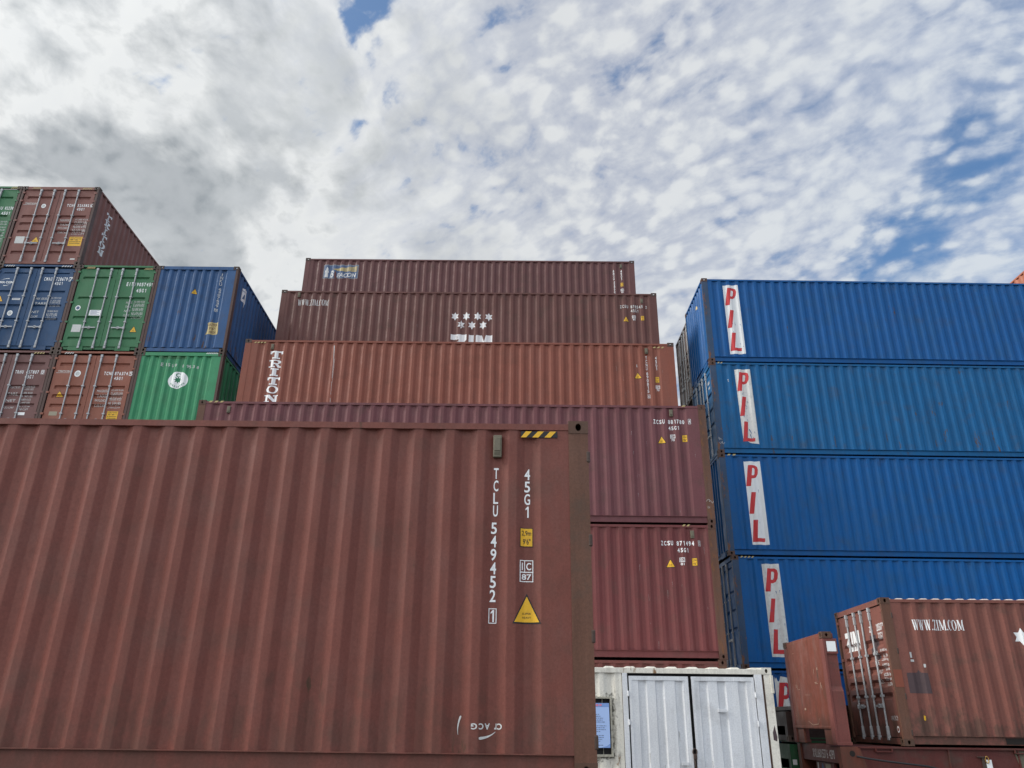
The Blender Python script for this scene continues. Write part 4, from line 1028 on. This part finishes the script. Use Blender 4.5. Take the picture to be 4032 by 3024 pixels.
def flat_rack(label, pos, rz, base_m, wall_m, upright, H0=.645, L=12.192, group='flat racks at lower right', sides='paint_flat_base', cast='casting_tan'):
    """pos: outer corner of the deck; base below z=0, end wall either upright or folded down on the deck"""
    global OFF
    OFF = Vector((0, 0, 0))
    r = thing('flat_rack', label, 'flat rack', pos, rz, group)
    B = -H0
    # deck with steel floor, recessed side girders with top and bottom flanges
    part('deck', base_m, r, lambda mb: (mb.box(.05, .02, -.055, L-.05, W-.02, -.012), [mb.box(x, .06, B+.2, x+.06, W-.06, -.056) for x in np.arange(.8, L-.5, 1.1)]), (L, H0))
    for y0 in (0, 1):
        f = (lambda y: y) if y0 == 0 else (lambda y: W-y)
        def girder(mb):
            mb.box(.32, f(.045), B+.06, L-.32, f(.060), -.045)
            mb.box(.32, f(.0), -.040, L-.32, f(.14), -.014)
            mb.box(.32, f(.0), B+.02, L-.32, f(.16), B+.058)
            for x in np.arange(1.9, L-1, 1.22): mb.box(x, f(.012), B+.058, x+.018, f(.045), -.040)
        part('side_girder', sides, r, girder, (L, H0, y0))
        def lash(mb):
            for x in np.arange(.62, L-.6, 2.44):
                mb.box(x, f(-.012), -.10, x+.30, f(.03), -.085); mb.box(x, f(-.012), -.10, x+.015, f(.03), -.013); mb.box(x+.285, f(-.012), -.10, x+.30, f(.03), -.013)
        part('lashing_bar', sides, r, lash, (L, H0, y0))
    for e in (0, 1):
        gx = (lambda x: x) if e == 0 else (lambda x: L-x)
        for y0 in (0, 1):
            f = (lambda y: y) if y0 == 0 else (lambda y: W-y)
            def cp(mb): mb.add([(gx(x), f(y), z) for y in (.0, .17) for x, z in ((.0, -.016), (.34, -.016), (.42, -.30), (.44, B+.118), (.0, B+.118))],
                               [(0, 1, 2, 3, 4), (9, 8, 7, 6, 5)]+[(i, 5+i, 5+(i+1) % 5, (i+1) % 5) for i in range(5)])
            part('corner_block', wall_m, r, cp, (e, y0, L, H0))
            part('corner_casting', cast, r, lambda mb: casting(mb, (gx(-.004), f(-.004), B), (1 if e == 0 else -1, 1 if y0 == 0 else -1, 1)), (e, y0, L, H0, 'base'))
            if e == 0 and y0 == 0:
                part('slot', 'dark_slot', r, lambda mb: (mb.cyl((.20, -.003, -.40), (.20, .01, -.40), .032, 14), mb.cyl((.20, -.003, -.13), (.20, .01, -.13), .05, 14)), (e, L))
        # end beam between the corners
        part('end_beam', sides, r, lambda mb: (mb.box(gx(.03), .17, -.30, gx(.12), W-.17, -.03), mb.box(gx(.03), .17, B+.02, gx(.10), W-.17, B+.12)), (e, L, H0))
        # end wall: two stout posts, sheet between them with a low opening
        if upright and e == 0 or not upright:
            HW = 1.955 if upright else .30
            w = link('end_wall', None, None, r)
            if upright:
                OFF = Vector((0, 0, 0))
                t0, t1 = -.04, .215
                def sheet(mb):
                    n = 10
                    mb.box(gx(t0), .20, .30, gx(t0+.05), W-.20, 1.90, .012)
                    mb.box(gx(t0+.012), .10, .0, gx(t0+.06), .62, .31, .01); mb.box(gx(t0+.012), W-.62, .0, gx(t0+.06), W-.10, .31, .01)
                    mb.box(gx(t0-.01), .16, .265, gx(t0+.10), W-.16, .315, .01)
                    for y in (.65, 1.2, 1.75): mb.box(gx(t0+.05), y, .3, gx(t1-.06), y+.06, 1.88)
                bpy.data.objects.remove(w)
                w = part('end_wall', wall_m, r, sheet)
                part('top_beam', wall_m, w, lambda mb: mb.box(gx(t0+.006), .16, 1.85, gx(t1), W-.16, 1.94, .01))
                for y0 in (0, 1):
                    f = (lambda y: y) if y0 == 0 else (lambda y: W-y)
                    def post(mb):
                        mb.box(gx(t0-.008), f(.006), .02, gx(t0+.045), f(.20), 1.83, .01)      # outer flange
                        mb.box(gx(t0+.045), f(.012), .02, gx(t1), f(.19), .905)                # lower solid part
                        mb.add([(gx(t0+.045), f(.012), .905), (gx(t1), f(.012), .905), (gx(t1-.01), f(.045), .99), (gx(t0+.045), f(.045), .99)], [(0, 1, 2, 3)])
                        mb.box(gx(t0+.045), f(.045), .90, gx(t1-.01), f(.18), 1.60)            # upper part, set back
                        mb.box(gx(t0+.045), f(.012), 1.56, gx(t1), f(.19), 1.83)
                        mb.box(gx(t0+.0), f(-.004), .0, gx(t1+.02), f(.20), .055, .006)
                    part('post', 'paint_flat_post', w, post)
                    part('corner_casting', cast, w, lambda mb: casting(mb, (gx(t0-.01), f(0), 1.955), (1 if e == 0 else -1, 1 if y0 == 0 else -1, -1)))
            else:
                bpy.data.objects.remove(w)
                part('end_wall', wall_m, r, lambda mb: (mb.box(gx(.22), .16, .012, gx(2.1), W-.16, .10, .01), mb.box(gx(.20), .0, .0, gx(2.1), .15, .12, .01), mb.box(gx(.20), W-.15, .0, gx(2.1), W, .12, .01)), (e, L))
    return r
FX0 = -1.165
fr = flat_rack('rust red flat rack with one end wall upright, carrying the small brown container', local((ZX, ZY, ZZ), ZA, FX0, -.03, 0), ZA, 'paint_flat_base', 'paint_flat_rack', True)
OFF = Vector((0, 0, 0))
ff = Face(lambda u, z, d: (d, W-u, z), base=.03)
decal('lettering', ff, tx('XXLU601537 6  42P0', W-1.62, -.24, W-.42, -.09, .0), MATS['aged_white'], fr)
ff2 = Face(lambda u, z, d: (d, W-u, z), base=.10)
bx_ = part('document_box', 'paint_flat_base', fr, lambda mb: mb.box(.06, .60, -.56, .12, 1.6, -.31, .01))
ff2 = Face(lambda u, z, d: (d, W-u, z), base=.06)
decal('sticker', ff2, [([(W-1.52, -.50), (W-1.44, -.50), (W-1.44, -.33), (W-1.50, -.33)], [], 0)], MATS['aged_white'], fr)
decal('sticker', ff2, rect(W-1.06, -.50, W-.78, -.34), MATS['olive_sticker'], fr)
decal('sticker', ff2, disc(W-1.22, -.42, .06, .085), MATS['brand_blue'], fr)
# paint marks on the wall and post
fw_ = Face(lambda u, z, d: (d, W-u, z), base=-.04)
rr = random.Random(21); pol = []
for i in range(11):
    u = rr.uniform(.3, 2.1); z = rr.uniform(.35, 1.8); a = rr.uniform(-.3, .3) if rr.random() < .6 else rr.uniform(1, 2)
    l = rr.uniform(.04, .30); pol += stroke((u, z), (u+l*math.cos(a), z+l*math.sin(a)*.5), rr.uniform(.004, .012), .003, i*.0002)
for (u, z, w, h) in ((.55, 1.06, .03, .06), (.63, 1.03, .02, .09), (.72, .99, .09, .012), (1.75, 1.08, .12, .012), (1.80, 1.06, .16, .010), (2.02, 1.02, .03, .10), (2.07, .98, .012, .09), (1.93, 1.32, .05, .05), (1.72, 1.28, .018, .10), (.95, .62, .10, .04)):
    pol += rect(u-w/2, z-h/2, u+w/2, z+h/2, .006)
pol += stroke((1.05, .40), (1.30, .33), .012, .012, .0065)+stroke((1.30, .33), (1.62, .35), .012, .012, .0068)+stroke((1.62, .35), (1.70, .45), .012, .01, .0071)
decal('scratches', fw_, pol, MATS['scratch_tan'], fr, .0015)
fs_ = Face(lambda u, z, d: (u, d, z), base=.012)
decal('sticker', fs_, rect(.0+.02, 1.60, .19, 1.78), MATS['fresh_white'], fr)
# white strap tag and brass padlock on the girder, grey patch, black cable
part('tag', 'fresh_white', fr, lambda mb: mb.box(2.535, .020, -.52, 2.635, .028, -.20, .003))
def lockloop(mb):
    pts = [(2.555+.03*math.cos(a), .012, -.20+.055*math.sin(a)) for a in np.linspace(0, 2*math.pi, 13)]; mb.tube(pts, .008, 6)
part('padlock', 'brass', fr, lockloop)
part('latch', 'casting_dark', fr, lambda mb: (mb.box(2.40, .0, -.165, 2.53, .05, -.15, .003), mb.box(2.47, .02, -.5, 2.53, .045, -.165)))
fg_ = Face(lambda u, z, d: (u, d, z), base=.045)
decal('paint_patch', fg_, [([(3.06, -.05), (3.9, -.05), (4.0, -.55), (3.2, -.55), (3.12, -.28)], [], 0)], MATS['grey_vent'], fr, .003)
OFF = Vector((0, 0, 0))
cab = [local((ZX, ZY, ZZ), ZA, *p) for p in ((-.92, -.10, -.17), (-.72, -.12, -.205), (-.4, -.13, -.245), (0, -.12, -.285), (.3, -.10, -.315), (.55, -.09, -.37), (.8, -.09, -.43), (1.2, -.09, -.5))]
o = part('cable', 'cable', None, lambda mb: mb.tube(cab, .016, 8)); o['label'] = 'black cable sagging along the flat rack girder under the small brown container'; o['category'] = 'cable'
# folded racks stacked under and behind
fr2 = flat_rack('folded dark red flat rack, lowest at lower right under the loaded one', local((ZX, ZY, ZZ-.645-.0), ZA, FX0, -.03, 0), ZA, 'paint_flat_base', 'paint_flat_rack', False, H0=ZZ-.645)
SX, SY = 5.80, 18.02
gr2 = 'flat racks at lower right'
def frk(label, z, wm, sd, cs):
    r = flat_rack(label, (SX, SY, z), ZA, sd, wm, False, H0=.600, group=gr2, sides=sd, cast=cs); return r
OFF = Vector((0, 0, 0))
gbase = 1.30
f3 = frk('folded dark brown flat rack on top of the green one, beside the white container', 1.925, 'paint_rack_brown', 'paint_rack_brown', 'casting_dark')
f4 = frk('folded green flat rack with a small white label, beside the white container', 1.285, 'paint_rack_green', 'paint_rack_green', 'paint_rack_green')
f5 = frk('folded brown flat rack at the bottom of the stack behind the white container', .645, 'paint_rack_brown', 'paint_rack_brown', 'casting_dark')
OFF = Vector((0, 0, 0))
decal('sticker', Face(lambda u, z, d: (u, d, z), base=0), rect(.03, -.40, .12, -.30), MATS['aged_white'], f4, .003)

# ------------------------------------------------------------------ white container with doors cut in its side
WX, WY = 4.634, 14.928
def mossy(name, src, win):
    """white paint with moss and damp stains around the window opening (object space, metres)"""
    m = MATS[src].copy(); m.name = name; t = NT(m.node_tree); bs = t.n['Principled BSDF']
    old = bs.inputs['Base Color'].links[0].from_socket
    oc = t.node('ShaderNodeTexCoord').outputs['Object']; sp = t.node('ShaderNodeSeparateXYZ'); t.set(sp.inputs[0], oc)
    x0, x1, z0, z1 = win
    dx = t.math('MAXIMUM', t.math('SUBTRACT', x0, sp.outputs[0]), t.math('SUBTRACT', sp.outputs[0], x1))
    dz = t.math('MAXIMUM', t.math('SUBTRACT', z0, sp.outputs[2]), t.math('SUBTRACT', sp.outputs[2], z1))
    dd = t.math('MAXIMUM', dx, dz)
    n = t.noise(oc, 14, 8, .7); n2 = t.noise(t.mapping(oc, scale=(6, 6, 1.2)), 2.0, 6, .65)
    f = t.ss(t.math('ADD', dd, t.math('MULTIPLY', t.math('SUBTRACT', n, .5), -.55)), .10, .0)
    c = t.mix(t.math('MULTIPLY', f, .85), old, (.05, .045, .03, 1))
    f2 = t.math('MULTIPLY', t.ss(n2, .56, .66), t.ss(dd, .5, .05))
    c = t.mix(t.math('MULTIPLY', f2, .6), c, (.16, .14, .10, 1))
    n3 = t.noise(t.mapping(oc, scale=(1, 1, .5), loc=(3, 1, 2)), 24, 8, .7)
    f3 = t.math('MULTIPLY', t.ss(n3, .60, .63), t.ss(t.math('ABSOLUTE', t.math('SUBTRACT', sp.outputs[0], x1+.15)), .10, .03))
    f3 = t.math('MULTIPLY', f3, t.math('MULTIPLY', t.ss(sp.outputs[2], .9, 1.2), t.ss(sp.outputs[2], 1.75, 1.5)))
    c = t.mix(f3, c, (.10, .13, .14, 1))
    t.set(bs.inputs['Base Color'], c); MATS[name] = m
def white_container():
    global OFF
    L, H = 6.058, 2.591
    OFF = Vector((L/2, W/2, 0))
    r = thing('shipping_container', 'white container with pale double doors cut in its side, behind the foreground container', 'container', (WX-L/2, WY+W/2, 0), 0, 'containers lying along the yard')
    p, q = 'paint_white', 'paint_door_white'
    X = lambda x: L+x                                  # measured from the right end
    for e in (0, 1):
        gx = (lambda x: x) if e == 0 else (lambda x: L-x)
        for y0 in (0, 1):
            f = (lambda y: y) if y0 == 0 else (lambda y: W-y)
            part('corner_post', p, r, lambda mb: mb.box(gx(.004), f(.004), .118, gx(.145), f(.09), H-.118, .004))
            for z0 in (0, 1):
                part('corner_casting', p, r, lambda mb: casting(mb, (gx(0), f(0), 0 if z0 == 0 else H), (1 if e == 0 else -1, 1 if y0 == 0 else -1, 1 if z0 == 0 else -1), False))
        pe = corr(.09, W-.09, .25, .04, .1, .014)
        part('end_panel', p, r, lambda mb: mb.strip(pe, lambda a: [(gx(a[1]), a[0], .1), (gx(a[1]), a[0], H-.05)]))
    part('top_rail', p, r, lambda mb: mb.box(.178, .002, H-.118, L-.178, .07, H-.028, .004))
    part('top_rail', p, r, lambda mb: mb.box(.178, W-.07, H-.09, L-.178, W-.002, H-.028, .004))
    for y in (0, 1): part('bottom_rail', p, r, lambda mb: mb.box(.178, .003 if y == 0 else W-.08, .02, L-.178, .08 if y == 0 else W-.003, .14))
    rp = corr(.12, L-.12, .377, .026, .06, 0., flat=.34, slope=.10)
    def roof(mb):
        mb.strip(rp, lambda a: [(a[0], .02, H-.002-a[1]), (a[0], W-.02, H-.002-a[1])])
        mb.strip(rp, lambda a: [(a[0], .02, H-.003-a[1]), (a[0], .012, H-.030)])
    part('roof', p, r, roof)
    part('floor', 'underside', r, lambda mb: mb.box(.1, .1, .1, L-.1, W-.1, .15))
    part('dark_backing', 'black', r, lambda mb: mb.box(.16, .13, .15, L-.16, .14, H-.06))  # black sheet added to stand in for interior darkness behind the door gaps
    pf = corr(.145, X(-2.70), .28, .034, .16, .012)
    # left of the doors: corrugated wall with a window opening
    wx0, wx1, wz0, wz1 = X(-3.75), X(-2.925), 1.14, 2.04
    def wallpart(mb):
        for a, b, z0, z1 in ((.145, wx0, .14, H-.12), (wx0, wx1, .14, wz0), (wx0, wx1, wz1, H-.12), (wx1, X(-2.70), .14, H-.12)):
            us = [u for u in [t[0] for t in pf] if a < u < b]
            pr = [(a, float(np.interp(a, [t[0] for t in pf], [t[1] for t in pf])))]+[(u, float(np.interp(u, [t[0] for t in pf], [t[1] for t in pf]))) for u in us]+[(b, float(np.interp(b, [t[0] for t in pf], [t[1] for t in pf])))]
            mb.strip(pr, lambda t: [(t[0], t[1], z0), (t[0], t[1], z1)])
    mossy('paint_white_mossy', 'paint_white', (wx0-L/2, wx1-L/2, wz0, wz1))
    sp = part('side_panel', 'paint_white_mossy', r, wallpart)
    part('side_panel', p, r, lambda mb: mb.strip(corr(.145, L-.145, .28, .034, .16, .012), lambda a: [(a[0], W-a[1], .14), (a[0], W-a[1], H-.09)]))
    wn = part('window', 'window_dirty', r, lambda mb: (mb.box(wx0-.03, -.006, wz1, wx1+.03, .09, wz1+.03), mb.box(wx0-.03, -.012, wz0-.035, wx1+.035, .09, wz0), mb.box(wx0-.03, -.006, wz0, wx0, .09, wz1), mb.box(wx1, -.006, wz0, wx1+.03, .09, wz1)))
    for x in np.arange(wx0+.12, wx1, .19): part('window_bar', 'window_dirty', wn, lambda mb: mb.cyl((x, .055, wz0), (x, .055, wz1), .007, 8))
    part('pane', 'black', wn, lambda mb: mb.box(wx0, .082, wz0, wx1, .088, wz1))
    fs = Face(lambda u, z, d: (u, d, z), prof=pf)
    # door frame
    part('door_jamb', q, r, lambda mb: mb.box(X(-2.69), -.004, .14, X(-2.600), .075, H-.12, .004))
    part('door_jamb', q, r, lambda mb: mb.box(X(-.318), -.004, .14, X(-.185), .075, H-.12, .004))
    part('edge_strip', 'casting_rust', r, lambda mb: mb.box(X(-2.72), .02, .14, X(-2.69), .05, H-.12))
    part('edge_strip', 'casting_rust', r, lambda mb: mb.box(X(-.185), .035, .14, X(-.145), .06, H-.12))
    zt = 2.425
    for k, (a, b, gs) in enumerate((( -2.585, -1.511, ((-2.397, -2.282), (-2.092, -1.971), (-1.743, -1.629))), (-1.463, -.334, ((-1.312, -1.192), (-.984, -.867), (-.614, -.502))))):
        a2 = a+.01
        rects = [(X(g0)-.012, X(g1)+.030, .25, 2.35, .016) for g0, g1 in gs]
        fc = Face(lambda u, z, d: (u, d, z), rects=rects, base=.004, depth=.030)
        def dl(mb):
            us = sorted(set([X(a2), X(b)]+[x for g in rects for x in (g[0], g[0]+g[4], g[1]-.034, g[1])]))
            zs = [.10, .25, .262, 2.338, 2.35, zt]
            def dep(u, z):
                for g in rects:
                    if g[0] < u < g[1] and .255 < z < 2.345: return .034
                return .004
            # grooves: sharp on the left, long slope on the right
            vs = [(u, dep(u, z), z) for z in zs for u in us]; n = len(us)
            mb.add(vs, [(j*n+i, j*n+i+1, (j+1)*n+i+1, (j+1)*n+i) for j in range(len(zs)-1) for i in range(n-1)])
            mb.box(X(a2), .036, .10, X(a2)+.004, .06, zt); mb.box(X(b)-.004, .036, .10, X(b), .06, zt)
            mb.quad((X(a2), .004, .1), (X(a2), .06, .1), (X(a2), .06, zt), (X(a2), .004, zt)); mb.quad((X(b), .004, .1), (X(b), .06, .1), (X(b), .06, zt), (X(b), .004, zt))
            mb.quad((X(a2), .004, zt), (X(b), .004, zt), (X(b), .06, zt), (X(a2), .06, zt))
            # raised rim of the leaf
            w = .05
            for x0, z0, x1, z1 in ((X(a2), zt-w*1.4, X(b), zt-.001), (X(a2), .11, X(a2)+w, zt-w*1.4), (X(b)-w, .11, X(b), zt-w*1.4)): mb.box(x0, -.004, z0, x1, .003, z1)
        d = part('door', q, r, dl)
        for z in (2.13, 1.66, .6):
            xx = X(-2.594) if k == 0 else X(-.325)
            part('hinge', q, d, lambda mb: (mb.cyl((xx, -.010, z-.045), (xx, -.010, z+.045), .014, 10), mb.box(xx-.03, -.006, z-.03, xx+.03, .0, z+.03)))
        if k == 0: part('latch_plate', q, d, lambda mb: mb.box(X(-1.72), -.018, .985, X(-1.60), .0, 1.04, .004))
        else: part('latch_plate', q, d, lambda mb: mb.box(X(-1.02), -.022, 1.838, X(-.865), .004, 1.89, .004))
        pol = []; rr = random.Random(30+k)
        for i in range(14):
            u = rr.uniform(X(a2)+.08, X(b)-.08); z = rr.uniform(.5, 2.2); pol += stroke((u, z), (u+rr.uniform(-.01, .01), z-rr.uniform(.03, .16)), rr.uniform(.003, .010), .002, i*.0002)
        o = decal('scratches', Face(lambda u, z, dd: (u, dd, z), base=-.0005), pol[:5], MATS['grey_vent'], d, .0); 
    # padlock and chain between the leaves
    def pad(mb):
        pts = [(X(-1.485)+.035*math.cos(t), -.02, 1.20+.05*math.sin(t)) for t in np.linspace(0, 2*math.pi, 11)]; mb.tube(pts, .011, 6)
        mb.box(X(-1.515), -.045, 1.08, X(-1.455), -.012, 1.165, .01)
        mb.tube([(X(-1.50), -.01, 1.16), (X(-1.49), -.02, 1.02), (X(-1.475), -.012, .86)], .012, 6)
    part('padlock', 'casting_dark', r, pad)
    fp = Face(lambda u, z, d: (u, d, z), base=.004)
    decal('flaked_paint', fp, [([(X(-.09), 1.52), (X(-.05), 1.64), (X(-.02), 1.45), (X(-.03), 1.38), (X(-.09), 1.40)], [], 0)], MATS['patch_grey'], r, .001)
    part('lug', p, r, lambda mb: mb.box(X(-.03), -.008, 2.16, X(.018), .03, 2.46, .004))
    return wx0, wx1, wz0, wz1
wx0, wx1, wz0, wz1 = white_container()
OFF = Vector((0, 0, 0))
def notice():
    global OFF
    x0, x1, z0, z1 = WX-6.058+wx0-.02, WX-2.945, 1.245, 1.965
    OFF = Vector(((x0+x1)/2, WY-.01, z0))
    o = part('notice_sheet', 'paper_blue', None, lambda mb: mb.box(x0, WY-.016, z0, x1, WY-.013, z1))
    o.location = OFF; o['label'] = 'pale blue printed notice sheet fixed over the window of the white container'; o['category'] = 'notice'
    fc = Face(lambda u, z, d: (u, WY-.016+d, z))
    w = x1-x0
    decal('banner', fc, rect(x0, z1-.065, x1, z1), MATS['paper_banner'], o, .001)
    decal('lettering', fc, sum([rect(x0+w*(.3+.07*k), z1-.052+.004*(k%2), x0+w*(.35+.07*k), z1-.016) for k in range(8)], [])+sum([rect(x0+w*(.5+.05*k), z1-.135, x0+w*(.535+.05*k), z1-.105) for k in range(4)], []), MATS['ink_pink'], o, .002)
    pol = []; rr = random.Random(5); z = z1-.19
    for k in range(15):
        if k in (5, 9): z -= .03
        u = x0+w*.06; e = x1-w*rr.uniform(.05, .3)
        while u < e:
            l = rr.uniform(.015, .05); pol += rect(u, z, min(u+l, e), z+.011); u += l+.010
        z -= .031
    decal('lettering', fc, pol, MATS['ink_grey'], o, .002)
    decal('corner_swash', fc, [([(x1-.16, z0), (x1, z0), (x1, z0+.07), (x1-.06, z0+.03)], [], 0)], MATS['paper_banner'], o, .001)
notice()
for m in list(bpy.data.meshes):
    if m.users == 0: bpy.data.meshes.remove(m)
# the stack goes on below and beside what the camera sees
for k, (i, lev, mt) in enumerate(((3, 0, 'paint_left_brown'), (3, -1, 'paint_left_maroon'), (3, -2, 'paint_navy'), (2, -2, 'paint_left_brown'), (1, -2, 'paint_left_maroon'), (0, -2, 'paint_left_orange'))):
    Container('container low in the left stack, hidden behind the foreground container or beyond the frame', GLf, mt, lpos(i, lev), RZL, end='front', post='post_dark', u0=.2)
OFF = Vector((0, 0, 0))
